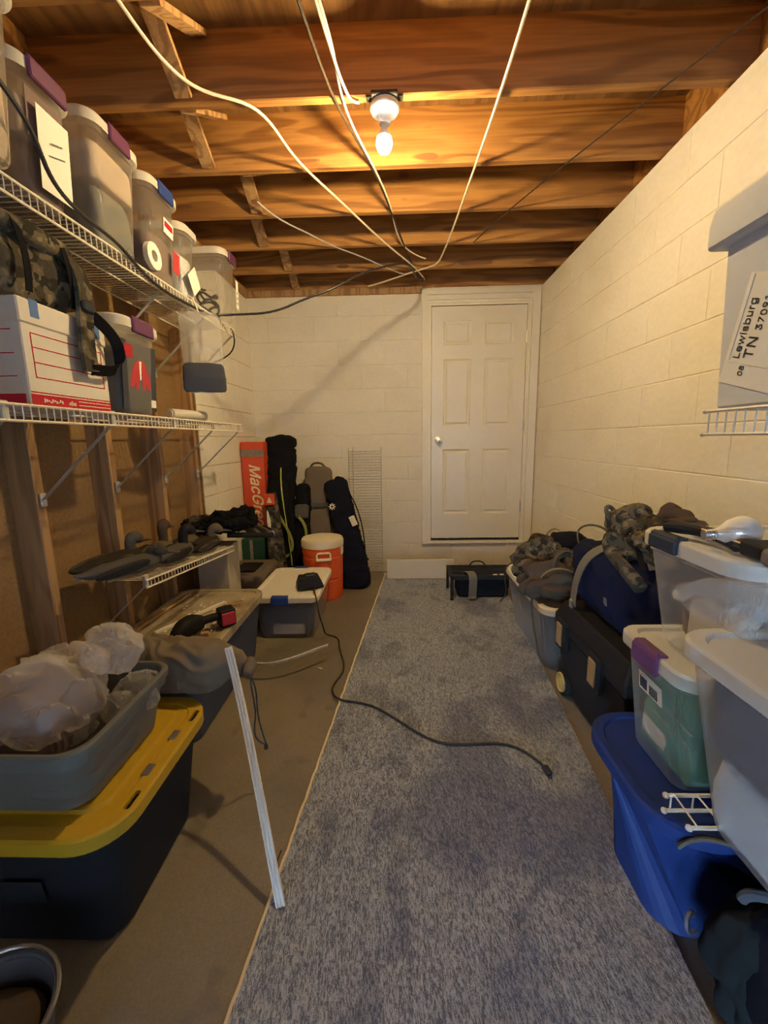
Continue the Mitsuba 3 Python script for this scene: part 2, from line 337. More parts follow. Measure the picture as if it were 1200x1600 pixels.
# ------------------------------------------------------------------ materials of the things
def pane(key, rgb, rough, spec, diff, eta=1.35):
    scene[key] = {'type': 'principledthin', 'base_color': {'type': 'rgb', 'value': list(rgb)}, 'roughness': rough, 'spec_trans': spec, 'diff_trans': diff, 'eta': eta}; return key
def veil(key, w, rgb, rough, diff):
    scene[key] = {'type': 'blendbsdf', 'weight': w, 'a': {'type': 'principledthin', 'base_color': {'type': 'rgb', 'value': list(rgb)}, 'roughness': rough, 'spec_trans': 0.0, 'diff_trans': diff, 'eta': 1.4}, 'b': {'type': 'thindielectric', 'int_ior': 1.4}}; return key
veil('clear_plastic', .88, (.80, .79, .77), .25, 1.0)
veil('hazy_plastic', .82, (.80, .80, .80), .25, 1.0)
pane('milky_plastic', (.82, .80, .76), .35, .10, .7)
veil('bag_film', .62, (.86, .83, .80), .3, .9)
veil('clear_film', .80, (.85, .84, .82), .2, .8)
plain('lid_white', (.76, .73, .67), .4, .4)
plain('latch_purple', (.10, .028, .075), .45, .4)
plain('latch_blue', (.02, .05, .22), .45, .4)
plain('latch_black', (.022, .025, .03), .45, .2)
plain('tote_blue', (.011, .024, .098), .6, .20)
plain('tote_black', (.010, .010, .011), .5, .10)
plain('lid_yellow', (.50, .295, .014), .45, .4)
plain('tray_grey', (.115, .112, .092), .5, .35)
plain('black_fabric', (.010, .009, .009), .9, .04)
plain('navy_fabric', (.010, .0098, .0135), .85, .04)
plain('blue_fabric', (.011, .012, .026), .85, .04)
plain('olive_fabric', (.16, .125, .085), .9, .04)
plain('olive_dark', (.085, .075, .055), .9, .04)
plain('grey_strap', (.20, .19, .15), .85, .04)
plain('brown_fabric', (.075, .05, .032), .9, .04)
plain('lime_strap', (.42, .47, .10), .8, .15)
plain('orange_cooler', (.72, .105, .022), .45, .4)
plain('cooler_lid', (.74, .66, .52), .5, .35)
plain('red_box', (.60, .075, .025), .55, .3)
plain('text_cream', (.80, .66, .45), .7, .2)
plain('ink', (.03, .028, .03), .8, .1)
plain('ink_grey', (.16, .16, .17), .8, .1)
plain('red_ink', (.42, .02, .03), .7, .2)
plain('paper', (.80, .78, .74), .8, .2)
plain('carton_white', (.66, .62, .56), .8, .2)
plain('blue_tape', (.10, .19, .42), .7, .2)
plain('green_paper', (.11, .24, .135), .8, .2)
plain('green_box', (.02, .06, .03), .7, .2)
plain('foam_grey', (.60, .62, .66), .7, .2)
plain('tool_black', (.015, .0125, .011), .55, .12)
plain('latch_tan', (.42, .30, .14), .5, .35)
plain('hub_yellow', (.66, .56, .22), .5, .35)
plain('case_brown', (.13, .10, .072), .6, .3)
plain('drill_red', (.50, .03, .04), .45, .4)
plain('trim_white', (.78, .77, .74), .35, .45)
plain('panel_white', (.72, .68, .60), .6, .3)
plain('steel_dark', (.22, .21, .20), .4, .5, metallic=.7)
plain('bulb_glass', (.86, .84, .82), .12, .6, clearcoat=.6)
plain('wood_tan', (.55, .33, .14), .6, .3)
plain('light_fabric', (.60, .67, .74), .9, .15)
plain('carton_tan', (.46, .41, .33), .85, .1)
plain('soft_black', (.013, .0135, .013), .9, .04)
plain('dark_fabric', (.055, .055, .06), .9, .04)
plain('mauve_fabric', (.20, .145, .13), .9, .04)
plain('pinkish_fabric', (.44, .37, .31), .9, .04)
plain('smoky_fabric', (.16, .165, .155), .9, .04)
plain('jacket_red', (.45, .05, .06), .8, .2)
plain('bucket_dark', (.05, .042, .04), .6, .3)
def camo_fn(p, n, uv):
    a = fbm(p.x*30, p.y*30, p.z*22, 3); b = fbm(p.x*42+7, p.y*42+3, p.z*32, 2); f = noise(p.x*300, p.y*300, p.z*300)
    c = mix((.046, .037, .023), (.105, .082, .048), smoothstep(.45, .53, a))
    c = mix(c, (.022, .018, .012), smoothstep(.57, .62, b))
    c = mix(c, (.19, .155, .10), smoothstep(.64, .69, a)*.8)
    return c*(.8+.4*f)
tex('camo_cloth', camo_fn, .9, .15)
def decoy_fn(p, n, uv):
    a = fbm(p.x*40, p.y*18, p.z*40, 3); b = noise(p.x*160, p.y*90, p.z*160)
    return mix((.040, .028, .017), (.088, .064, .038), smoothstep(.25, .8, a))*(.75+.45*b)
tex('decoy_paint', decoy_fn, .8, .2)
plain('decoy_dark', (.030, .023, .017), .8, .1)
plain('decoy_tan', (.115, .088, .056), .85, .1)
plain('decoy_grey', (.075, .066, .052), .85, .1)
def dusty_fn(p, n, uv):
    a = fbm(p.x*8, p.y*8, 3., 4); b = noise(p.x*190, p.y*190, p.z*190)
    return mix((.40, .335, .235), (.27, .205, .125), smoothstep(.35, .75, a))*(.85+.25*b)
tex('dusty_lid', dusty_fn, .7, .3)
def grille_fn(p, n, uv): return mix((.30, .27, .22), (.16, .13, .10), noise(p.x*120, p.y*120, p.z*120))
tex('worn_band', grille_fn, .8, .2)

def strip(name, pts, w, side, m, parent=None, label=None, th=.0025, n=36): return put(name, ribbon(pts, w, side, th, n), m, parent, smooth=40, label=label)
def frame(o, dx, up):
    dx = V(dx, float); dx /= np.linalg.norm(dx); up = V(up, float); up = up-dx*(up@dx); up /= np.linalg.norm(up)
    M = np.eye(4); M[:3, 0], M[:3, 1], M[:3, 2], M[:3, 3] = dx, up, np.cross(dx, up), o; return M
def text(name, s, h, o, dx, up, m, parent, bold=False, slant=0, depth=.0008):
    t = meshkit.text_mesh(s, h, depth, bold)
    if slant: t.vertices[:, 0] += slant*t.vertices[:, 1]
    t.apply_transform(frame(o, dx, up)); return put(name, t, m, parent, smooth=False)
def card(w, h, o, dx, up, th=.0012):
    """a flat sheet of paper: corner o, along dx and up"""
    m = box(0, w, 0, h, 0, th); m.apply_transform(frame(o, dx, up)); return m

def folds(m, amp, f, seed=0):
    """creases in cloth: ridged noise with frequencies f along x, y, z"""
    m = m.copy(); v = m.vertices; q = v*V(f)+seed
    k = 1-2*np.abs(meshkit.noise(q+2*meshkit.noise(v*9+seed, seed+2)[:, None], seed)-.5)*2
    m.vertices = v+m.vertex_normals*((k-.4)*amp)[:, None]; return m
# ------------------------------------------------------------------ builders
def storage_bin(name, label, loc, w, d, h, rz=0, mat_='clear_plastic', lid='milky_plastic', latch=None, sides=(-1, 1), along='x', lw=.10, taper=.05, r=.045, group=None, has_lid=True, lid_label=None, cat_='storage bin', loff=0.0, lt=.05):
    t = thing(name, label, cat_, group)
    P = lambda m: mv(m, loc, rz)
    wb, db = w-taper, d-taper
    body = loft([r3(rrect(wb-.03, db-.03, r), 0), r3(rrect(wb-.008, db-.008, r), .004), r3(rrect(wb, db, r), .014), r3(rrect(w-.012, d-.012, r), h-.05), r3(rrect(w-.010, d-.010, r), h-.049), r3(rrect(w, d, r+.005), h-.045), r3(rrect(w, d, r+.005), h-.012)], True, False)
    put('body', P(body), mat_, t, smooth=35)
    if has_lid:
        q = rrect(w+.022, d+.022, r+.012, 7)
        L = loft([r3(q, h-.034), r3(rrect(w+.024, d+.024, r+.012, 7), h-.030), r3(rrect(w+.024, d+.024, r+.012, 7), h-.004), r3(rrect(w+.012, d+.012, r+.008, 7), h+.003), r3(rrect(w-.03, d-.03, r, 7), h+.003), r3(rrect(w-.042, d-.042, r-.004, 7), h-.005)], False, True)
        put('lid', P(L), lid, t, smooth=35, label=lid_label)
    if latch:
        for s in sides:
            if along == 'x': o, a = (s*(w/2+.014), loff, 0), 0
            else: o, a = (loff, s*(d/2+.014), 0), 90
            m = cat(hull(np.vstack([mv(cbox(.014, lw, lt, .004), (0, 0, h+.002-lt)).vertices, mv(cbox(.008, lw*.9, .01, .003), (-.004*s if along == 'x' else -.004*s, 0, h+.002)).vertices])), mv(cbox(.03, lw*.96, .008, .003), (-.012*s, 0, h+.001)))
            put('latch', P(mv(m, o, a)), latch, t, smooth=30)
    return t
def wire_shelf(name, label, xw, xf, y0, y1, z, dz=0.0, lip=.042, pitch=.0254, m='wire_white', braces=(), bx=None, caps=True):
    """a ventilated shelf: xw at the wall, xf the front; z at y0, z+dz at y1"""
    t = thing(name, label, 'shelf'); s = math.copysign(1, xf-xw)
    Z = lambda y: z+dz*(y-y0)/(y1-y0)
    def long(x, o, r): return rod((x, y0, Z(y0)+o), (x, y1, Z(y1)+o), r)
    put('rail', long(xf, 0, .0042), m, t); put('rail', long(xf, -lip, .0042), m, t); put('rail', long(xw+s*.008, -.004, .0038), m, t); put('rail', long((xw+xf)/2, -.005, .0036), m, t)
    w = []
    for k in range(int((y1-y0)/pitch)+1):
        y = y0+.006+k*pitch
        if y > y1: break
        w.append(tube([(xw, y, Z(y)+.001), (xf-s*.004, y, Z(y)+.001), (xf+s*.002, y, Z(y)-.004), (xf+s*.002, y, Z(y)-lip)], .0021, 4))
    put('deck_wires', cat(w), m, t, kind='stuff')
    for y in braces:
        zz = Z(y)-lip; xb = xw+s*.004 if bx is None else bx
        b = cat(ribbon([(xf-s*.012, y, zz+.006), (xb, y, zz-.262)], .016, (0, 1, 0), .004, 2), mv(cbox(.014, .024, .05, .002), (xf-s*.010, y, zz)), mv(cbox(.008, .026, .05, .002), (xb+s*.002, y, zz-.285)))
        put('brace', b, 'wire_grey', t, smooth=False, label='diagonal support brace')
    if caps:
        for o in (0, -lip): put('end_cap', mv(trimesh.creation.icosphere(1, .0062), (xf, y1, Z(y1)+o)), m, t)
    return t

# ------------------------------------------------------------------ carpet
ck = thing('carpet_runner', 'worn grey carpet strip with dark stains on the brown concrete floor', 'carpet')
g = trimesh.creation.box((1.045, 4.28, .010)); g.apply_translation((1.045/2, 1.64, .0055))
def on_carpet(m):
    m = m.copy(); M = rot(-5.02); M[:3, 3] = (-.444, .0, 0); m.apply_transform(M); return m
put('pile', on_carpet(g), 'carpet_pile', ck, smooth=False)
ed = [(0.0+RNG.normal(0, .0012), y, .009+RNG.normal(0, .001)) for y in np.linspace(-.5, 3.78, 120)]
put('frayed_edge', on_carpet(tube(ed, .0052, 6)), 'text_cream', ck, label='pale frayed carpet edge')

# ------------------------------------------------------------------ left: wire shelves
TS = wire_shelf('wire_shelf', 'white wire shelf under the joists on the left, highest of the wall shelves', XL, -.98, .25, 2.665, 1.925, braces=(1.87, 2.28, 2.655))
put('end_hook', tube([(-.985, 2.60, 1.93), (-.975, 2.63, 1.90), (-.975, 2.64, 1.84), (-1.0, 2.655, 1.80), (-1.10, 2.655, 1.74), (-1.2, 2.655, 1.69)], .0045, 6, 24), 'cable_black', TS, label='black support wire')
wire_shelf('wire_shelf', 'middle white wire shelf on the left wall with diagonal braces below it', XL, -.98, .25, 2.665, 1.357, braces=(.64, 1.05, 1.46, 1.87, 2.28, 2.655))
wire_shelf('wire_shelf', 'short low wire shelf on the left studs that carries the duck decoys', XL, -.985, 1.53, 2.40, .722, dz=-.085, lip=.03, braces=(1.545,))

# ------------------------------------------------------------------ left: top shelf
Z1 = 1.930
gb = 'clear bins on the top shelf'
def fill(loc, w, d, h, seed, m, label, cat_='fabric'): return one('folded_fabric', mv(lump(w, d, h, seed, .010, 11, .28, 4, .8), loc), m, label, cat_, smooth=True)
def fold(loc, w, d, h, seed, m, label, amp=.02, cat_='fabric', fr=9.): return one('folded_fabric', mv(lump(w, d, h, seed, amp, fr, .5, 3), loc), m, label, cat_)
storage_bin('storage_bin', 'clear bin cut off by the left edge of the photo on the top shelf', (-1.075, 1.06, Z1), .33, .24, .40, latch='latch_purple', sides=(1,))
b2 = storage_bin('storage_bin', 'clear bin with a white paper sheet behind its front and a purple latch', (-1.135, 1.335, Z1), .30, .20, .345, latch='latch_purple', sides=(1,), lw=.13)
b3 = storage_bin('storage_bin', 'tall clear bin with black fabric inside, between the paper bin and the blue latch bin', (-1.135, 1.655, Z1), .30, .27, .40, latch='latch_purple', sides=(1,), lw=.11)
b4 = storage_bin('storage_bin', 'clear bin with a dark blue latch and a red and white sticker', (-1.13, 1.945, Z1), .30, .24, .385, latch='latch_blue', sides=(1,), lw=.11)
b5 = storage_bin('storage_bin', 'narrow clear bin with a diamond shaped white paper, behind the blue latch bin', (-1.135, 2.175, Z1), .30, .17, .33, r=.05)
b6 = storage_bin('storage_bin', 'clear bin with coiled cables inside at the far end of the top shelf', (-1.10, 2.535, Z1), .34, .21, .36, latch='latch_purple', sides=(1,), lw=.10)
put('paper_note', card(.115, .21, (-.992, 1.29, Z1+.04), (0, 1, 0), (0.06, .0, 1)), 'paper', b2, smooth=False, label='white paper note')
put('label_card', card(.13, .12, (-1.0, 1.275, Z1+.165), (0, 1, 0), (.06, 0, 1)), 'mauve_fabric', b2, smooth=False, label='pinkish printed label')
put('ink_line', cat(*[card(.045+.02*(k % 2), .004, (-.9885+.009*k/2, 1.315+.008*k, Z1+.10+.035*k), (0, .9, .3), (.06, 0, 1)) for k in range(3)]), 'ink_grey', b2, smooth=False)
put('sticker', card(.075, .060, (-.985, 1.935, Z1+.215), (0, 1, -.1), (.05, 0, 1)), 'paper', b4, smooth=False, label='red and white sticker')
put('sticker_print', card(.06, .022, (-.982, 1.943, Z1+.240), (0, 1, -.1), (.05, 0, 1), .0014), 'red_ink', b4, smooth=False)
put('sticker_emblem', card(.052, .09, (-.985, 1.985, Z1+.075), (0, 1, -.1), (.05, 0, 1)), 'jacket_red', b4, smooth=False, label='red printed label')
one('cardboard_ring', mv(trimesh.creation.annulus(.022, .052, .02), (-1.006, 1.865, Z1+.09), rz=0, ry=90), 'paper', 'white cardboard ring inside the blue latch bin', 'ring')
put('paper_note', card(.10, .10, (-.985, 2.175, Z1+.03), (0, .78, .62), (0.05, -.62, .78)), 'paper', b5, smooth=False, label='white paper set as a diamond')
put('ink_line', cat(*[card(.05, .007, (-.983, 2.145+.014*k, Z1+.080+.018*k), (0, .78, .62), (.05, -.62, .78), .0016) for k in range(3)]), 'ink_grey', b5, smooth=False)
put('paper_note', card(.035, .15, (-.915, 2.555, Z1+.085), (0, 1, 0), (.03, 0, 1)), 'paper', b6, smooth=False, label='narrow white paper label')
put('ink_line', cat(*[card(.02, .006, (-.912, 2.562, Z1+.11+.028*k), (0, 1, 0), (.03, 0, 1)) for k in range(4)]), 'ink_grey', b6, smooth=False)
fill((-1.135, 1.335, Z1+.010), .245, .150, .16, 1, 'mauve_fabric', 'pinkish fabric low inside the bin with the paper sheet')
fill((-1.135, 1.335, Z1+.165), .265, .165, .11, 9, 'pinkish_fabric', 'pale pinkish fabric on top inside the bin with the paper sheet')
fill((-1.135, 1.655, Z1+.010), .250, .215, .21, 2, 'smoky_fabric', 'smoky grey fabric in the lower part of the tall clear bin')
fill((-1.135, 1.655, Z1+.215), .268, .235, .13, 8, 'pinkish_fabric', 'pale fabric on top inside the tall clear bin')
fill((-1.13, 1.945, Z1+.010), .250, .190, .20, 3, 'mauve_fabric', 'brownish fabric inside the blue latch bin')
fill((-1.075, 1.06, Z1+.010), .275, .185, .30, 4, 'pinkish_fabric', 'pale fabric inside the bin cut off by the photo edge')
fill((-1.135, 2.175, Z1+.010), .250, .120, .22, 6, 'foam_grey', 'pale grey fabric inside the narrow clear bin')
cc = [(-1.07+.05*math.cos(a)*(1+.15*math.sin(3.1*a)), 2.53+.06*math.sin(a), Z1+.03+.012*a/2+.015*math.sin(2.3*a)) for a in np.linspace(0, 24, 140)]
one('coiled_cable', tube(cc, .006, 6), 'cable_black', 'coiled black cable inside the far clear bin', 'cable')
# hanging bag
zb = thing('zip_bag', 'clear zip bag with dark powder hanging from the front of the top shelf', 'bag')
zd = (.90, .44, 0)
zs = softloft([(-.945, 2.12, 1.875), (-.943, 2.118, 1.74), (-.940, 2.115, 1.60), (-.938, 2.112, 1.49)], [.185, .19, .185, .17], [.006, .022, .016, .003], 1.0, 28, 24, .003, 22, 3, zd, .2)
put('film', zs, 'clear_film', zb, smooth=True)
put('contents', softloft([(-.941, 2.116, 1.635), (-.940, 2.114, 1.57), (-.938, 2.112, 1.497)], [.186, .196, .198], [.024, .036, .006], .9, 24, 14, .004, 25, 4, zd, .1), 'dark_fabric', zb, smooth=True, label='dark contents at the bottom of the bag')
put('hanger', tube([(-.945, 2.12, 1.868), (-.955, 2.11, 1.905), (-.976, 2.10, 1.938), (-.988, 2.10, 1.932)], .0035, 6, 12), 'wire_white', zb)

# ------------------------------------------------------------------ left: middle shelf
Z2 = 1.361
cb = thing('file_box', 'white cardboard file box with red print and blue tape under the camouflage pack', 'box')
put('carton', mv(cbox(.285, .325, .262, .003), (-1.135, 1.305, Z2)), 'carton_white', cb, smooth=False)
put('lid', mv(cbox(.295, .335, .065, .004), (-1.135, 1.305, Z2+.215)), 'carton_white', cb, smooth=False)
fx = -.9920
def bline(y0, y1, z0, z1): return box(fx-.001, fx+.0006, y0, y1, z0, z1)
put('red_band', cat(bline(1.146, 1.464, Z2+.002, Z2+.030), bline(1.146, 1.464, Z2+.034, Z2+.037)), 'red_ink', cb, smooth=False, label='red printed band')
put('printed_line', cat(*[bline(1.17, 1.445, Z2+z, Z2+z+.0025) for z in (.075, .115, .155, .192)], bline(1.17, 1.1725, Z2+.075, Z2+.192), bline(1.4425, 1.445, Z2+.075, Z2+.192)), 'red_ink', cb, smooth=False)
put('printed_mark', cat(*[box(fx+.0002, fx+.0012, 1.185+.007*k, 1.1895+.007*k, Z2+.009+.002*(k*7 % 3), Z2+.021-.002*(k*5 % 4)) for k in range(10)], *[box(fx+.0002, fx+.0012, 1.275+.006*k, 1.279+.006*k, Z2+.008, Z2+.016+.003*(k % 3)) for k in range(5)], box(fx+.0002, fx+.0012, 1.315, 1.46, Z2+.010, Z2+.0125), box(fx+.0002, fx+.0012, 1.315, 1.46, Z2+.021, Z2+.0235)), 'carton_white', cb, smooth=False, kind='stuff')
text('handwriting', 'TO', .036, (fx+.0003, 1.385, Z2+.118), (0, 1, -.05), (0, .1, 1), 'ink_grey', cb, False, .2)
for y in (1.19, 1.43): put('tape', cat(box(-1.0, -.9865, y-.014, y+.014, Z2+.235, Z2+.2815), box(-1.27, -.9865, y-.014, y+.014, Z2+.2795, Z2+.2815)), 'blue_tape', cb, smooth=False, label='strip of blue tape')
ny = 1.305-.1638
put('printed_line', cat(*[box(-1.25, -1.02, ny-.0006, ny+.002, Z2+z, Z2+z+.0025) for z in (.075, .135, .195)], box(-1.26, -1.005, ny-.0006, ny+.002, Z2+.004, Z2+.03)), 'red_ink', cb, smooth=False)
bp_ = thing('camouflage_pack', 'camouflage backpack with a hanging strap on top of the white file box', 'backpack')
Zp = Z2+.283
put('body', mv(lump(.25, .36, .235, 11, .022, 9, .55, 4, .8), (-1.135, 1.27, Zp)), 'camo_cloth', bp_, smooth=True)
put('flap', mv(lump(.21, .31, .075, 12, .010, 9, .6, 4), (-1.10, 1.275, Zp+.165), ry=8), 'camo_cloth', bp_, smooth=True)
strip('shoulder_strap', [(-1.03, 1.36, Zp+.20), (-.985, 1.38, Zp+.13), (-.968, 1.36, Zp+.0), (-.966, 1.35, Zp-.10), (-.966, 1.355, Zp-.165)], .058, (0, 1, 0), 'camo_cloth', bp_, th=.014)
strip('webbing', [(-.972, 1.38, Zp+.02), (-.955, 1.44, Zp-.02), (-.95, 1.478, Zp-.07), (-.952, 1.465, Zp-.135), (-.958, 1.40, Zp-.155), (-.962, 1.355, Zp-.16)], .036, (.5, .2, .85), 'black_fabric', bp_, 'black webbing loop', .004)
put('buckle', mv(cbox(.012, .05, .03, .004), (-.957, 1.365, Zp+.015)), 'latch_black', bp_)
for k in range(2): strip('side_strap', [(-1.0, 1.18+.16*k, Zp+.2), (-.985, 1.185+.16*k, Zp+.12), (-.992, 1.19+.16*k, Zp+.02)], .022, (0, 1, 0), 'black_fabric', bp_)
b7 = storage_bin('storage_bin', 'clear bin with a purple latch and a red jacket picture on the middle shelf', (-1.13, 1.665, Z2), .30, .26, .345, latch='latch_purple', sides=(1,), lw=.13)
put('printed_panel', card(.215, .25, (-1.008, 1.56, Z2+.02), (0, 1, 0), (.075, 0, 1)), 'dark_fabric', b7, smooth=False, label='dark printed panel')
jx = lambda y, z: (-1.0065+.075*z, y, Z2+.02+z)
jl = [(1.600, .082), (1.606, .125), (1.632, .172), (1.655, .192), (1.664, .178), (1.660, .13), (1.657, .082), (1.640, .076), (1.634, .11), (1.626, .084)]
jm = [trimesh.creation.extrude_polygon(Polygon([(y if sg > 0 else 2*1.668-y, z) for y, z in jl]), .0014, engine='earcut') for sg in (1, -1)]
for q in jm: q.apply_transform(frame((-1.0065, 0, Z2+.02), (0, 1, 0), (.075, 0, 1)))
put('jacket_picture', cat(jm), 'jacket_red', b7, smooth=False, label='picture of a red jacket')
sw = trimesh.creation.extrude_polygon(Polygon([(1.660, .185), (1.676, .185), (1.672, .115), (1.664, .115)]), .0014, engine='earcut'); sw.apply_transform(frame((-1.0065, 0, Z2+.02), (0, 1, 0), (.075, 0, 1)))
put('shirt_picture', sw, 'paper', b7, smooth=False)
put('red_tag', card(.05, .045, jx(1.572, .19), (0, 1, 0), (.075, 0, 1)), 'red_ink', b7, smooth=False)
put('barcode', card(.034, .03, jx(1.735, .015), (0, 1, 0), (.075, 0, 1)), 'paper', b7, smooth=False)
fill((-1.135, 1.665, Z2+.010), .250, .205, .26, 5, 'dark_fabric', 'dark clothing inside the red jacket bin')
tb = thing('plastic_roll', 'small white plastic roll lying at the far end of the middle shelf', 'roll')
put('sleeve', mv(trimesh.creation.cylinder(.024, .24, sections=18), (-1.03, 2.09, Z2+.026), rx=90, rz=-12), 'milky_plastic', tb); put('core', mv(trimesh.creation.cylinder(.014, .25, sections=14), (-1.03, 2.09, Z2+.026), rx=90, rz=-12), 'paper', tb)

# ------------------------------------------------------------------ left: low shelf with decoys
def low_z(y): return .726-.085*(y-1.53)/.87
def decoy(label, x, y, rz, L=.36, head='decoy_paint', turn=0.0, up=1.0, s=1.0, bm='decoy_paint'):
    t = thing('duck_decoy', label, 'decoy', None)
    z = low_z(min(max(y, 1.5), 2.4))+.002; P = lambda m: mv(m, (x, y, z), rz)
    ts = np.linspace(0, 1, 22); rings = []
    a = np.arange(28)*2*math.pi/28
    for q in ts:
        wv = .070*s*np.interp(q, [0, .08, .3, .6, .85, .96, 1], [.06, .30, .80, 1, .86, .50, .10])
        zc = np.interp(q, [0, .1, .4, .8, 1], [.072, .060, .050, .050, .058])*s; hv = .05*s*np.interp(q, [0, .08, .3, .6, .85, .96, 1], [.10, .34, .85, 1, .92, .60, .12])
        zz = zc+hv*np.sin(a); zz = np.where(zz < .004, .004+(zz-.004)*.06, zz)
        rings.append(np.column_stack([wv*np.cos(a)*(1-.10*np.maximum(np.sin(a), 0)), np.full(28, (q-.5)*L), zz]))
    put('body', P(wrinkle(loft(rings), .002, 60, int(100*y))), bm, t, smooth=True)
    for sg in (-1, 1): put('wing', P(mv(lump(.026*s, .62*L, .062*s, 7, .003, 30, .8, 3), (sg*.058*s, -.06*L, .030*s), ry=sg*24, rx=4)), 'decoy_dark' if bm != 'decoy_dark' else 'decoy_paint', t, smooth=True)
    tn = math.radians(turn); dy, dx = math.cos(tn), math.sin(tn)
    y0 = .5*L-.07; H = .135*s*up
    nk = [(0, y0, .06*s), (0, y0+.02*dy, .085*s), (dx*.010, y0+.022*dy, H-.018), (dx*.03, y0+.032*dy, H), (dx*.06, y0+.065*dy, H-.010), (dx*.075, y0+.085*dy, H-.016)]
    put('head', P(tube(spline(nk, 20), np.interp(np.linspace(0, 1, 20), [0, .25, .5, .72, .9, 1], [.040, .028, .030, .037, .025, .012])*s, 16)), head, t, smooth=True, label='rounded head')
    bl = []
    for k, q in enumerate(np.linspace(0, 1, 6)):
        c = V([dx*(.072+.055*q), y0+dy*(.080+.055*q), H-.018-.012*q]); sd = V([dy, -dx, 0])
        wv, hv = np.interp(q, [0, .5, .8, 1], [.014, .013, .015, .007])*s, np.interp(q, [0, 1], [.012, .003])*s
        bl.append(c+np.cos(a[::2])[:, None]*sd*wv+np.sin(a[::2])[:, None]*V([0, 0, hv]))
    put('bill', P(loft(bl)), 'olive_dark', t, smooth=True)
    for sg in (-1, 1): put('eye', P(mv(trimesh.creation.icosphere(1, .005*s), (dx*.045+sg*.031*dy*s, y0+.048*dy-sg*.031*dx*s, H+.004))), 'tool_black', t)
    return t
decoy('duck decoy nearest the camera, its tail over the near end of the low shelf', -1.11, 1.585, -24, .35, up=.85, turn=35, s=.74, bm='decoy_grey', head='decoy_paint')
decoy('duck decoy behind the nearest one with its tail against the stud', -1.225, 1.665, -10, .35, up=1.12, turn=10, s=.78, bm='decoy_dark', head='decoy_grey')
decoy('duck decoy with the darkest head, in the middle of the flock', -1.065, 1.875, -6, .29, head='tool_black', up=1.30, turn=25, s=.78, bm='decoy_grey')
decoy('duck decoy with a reddish brown head against the wall', -1.195, 1.945, 2, .30, head='brown_fabric', up=1.45, s=.78, bm='decoy_tan')
decoy('duck decoy with its bill over the front of the low shelf', -1.05, 2.145, -8, .28, up=1.1, turn=35, s=.76, bm='decoy_dark', head='decoy_tan')
decoy('duck decoy furthest back on the low shelf beside the dark straps', -1.16, 2.20, 5, .28, up=1.45, turn=20, s=.78, bm='decoy_tan', head='decoy_paint')
sp = thing('strap_pile', 'pile of black straps and a harness at the far end of the low shelf', 'harness')
put('bundle', folds(mv(lump(.34, .62, .12, 21, .05, 13, .6, 5, 2.2), (-1.08, 2.56, .685), rz=10, rx=-10), .022, (30, 9, 30), 4), 'black_fabric', sp, smooth=True)
for k in range(7):
    y0 = 2.33+.055*k; zd_ = .018*k
    strip('strap', [(-1.24+.02*k, y0-.06, .70+.01*(k % 3)), (-1.14+.01*k, y0+.05, .815-zd_), (-1.02, y0+.12, .785-zd_+.012*(k % 2)), (-.94, y0+.18, .715-zd_*.5), (-.89, y0+.2, .66-zd_*.3)], .03, (.3, 1, 0), ('black_fabric', 'tool_black', 'olive_dark')[k % 3], sp, th=.006)
put('pole', rod((-1.02, 2.42, .70), (-.80, 2.60, .655), .017, 10), 'tool_black', sp)
put('clip', mv(trimesh.creation.torus(.022, .006, 16, 8), (-.815, 2.60, .66), rx=70), 'steel_dark', sp)
put('tag', card(.06, .03, (-1.16, 2.36, .79), (.5, .8, 0), (.1, 0, 1)), 'latch_purple', sp, label='small purple tag')
one('carton', mv(cbox(.19, .21, .36, .004), (-1.15, 2.56, 0.245), rz=3), 'carton_tan', 'pale cardboard carton standing under the far end of the low shelf', 'box')
hc = thing('hard_case', 'brown moulded plastic carrying case behind the dusty bin lid', 'case')
put('lower_shell', mv(rbox(.335, .48, .15, .03), (-1.11, 2.97, .01)), 'case_brown', hc); put('upper_shell', mv(rbox(.335, .48, .16, .045), (-1.11, 2.97, .165)), 'case_brown', hc)
put('handle', mv(tube([(0, -.09, 0), (.045, -.075, 0), (.05, 0, 0), (.045, .075, 0), (0, .09, 0)], .011, 8, 24), (-.977, 2.93, .16)), 'tool_black', hc); put('recess_pad', mv(rbox(.16, .22, .02, .009), (-1.11, 2.96, .316)), 'tool_black', hc)
for y in (2.80, 3.08): put('latch', mv(cbox(.012, .05, .05, .003), (-.942, y, .135)), 'tool_black', hc)
sb = one('support_crate', cat(box(-1.27, -1.0, 2.44, 2.69, 0, .24)), 'case_brown', 'dark crate under the pale carton behind the dusty bin', 'crate')

# ------------------------------------------------------------------ left: floor
yt = thing('storage_tote', 'black tote with a yellow lid under the grey tray, lower left', 'storage tote')
tcx, tcy, tz = -.905, 1.035, .378
put('body', mv(loft([r3(rrect(.36, .38, .06), 0), r3(rrect(.38, .40, .06), .008), r3(rrect(.46, .48, .08), tz-.05), r3(rrect(.48, .50, .09), tz-.045), r3(rrect(.48, .50, .09), tz-.01)]), (tcx, tcy, 0)), 'tote_black', yt, smooth=35)
lid = loft([r3(rrect(.515, .535, .11, 8), tz-.042), r3(rrect(.520, .540, .112, 8), tz-.038), r3(rrect(.520, .540, .112, 8), tz-.006), r3(rrect(.508, .528, .105, 8), tz), r3(rrect(.44, .46, .08, 8), tz), r3(rrect(.43, .45, .075, 8), tz-.004), r3(rrect(.37, .39, .05, 8), tz-.004), r3(rrect(.36, .38, .05, 8), tz+.004)])
lid = mv(lid, (tcx, tcy, 0))
LM = mf.Manifold(mf.Mesh(np.asarray(lid.vertices, np.float32), np.asarray(lid.faces, np.uint32)))
if LM.is_empty(): LM = None
def slot(y): return mv(rbox(.016, .055, .08, .007), (tcx+.238, y, tz-.05))
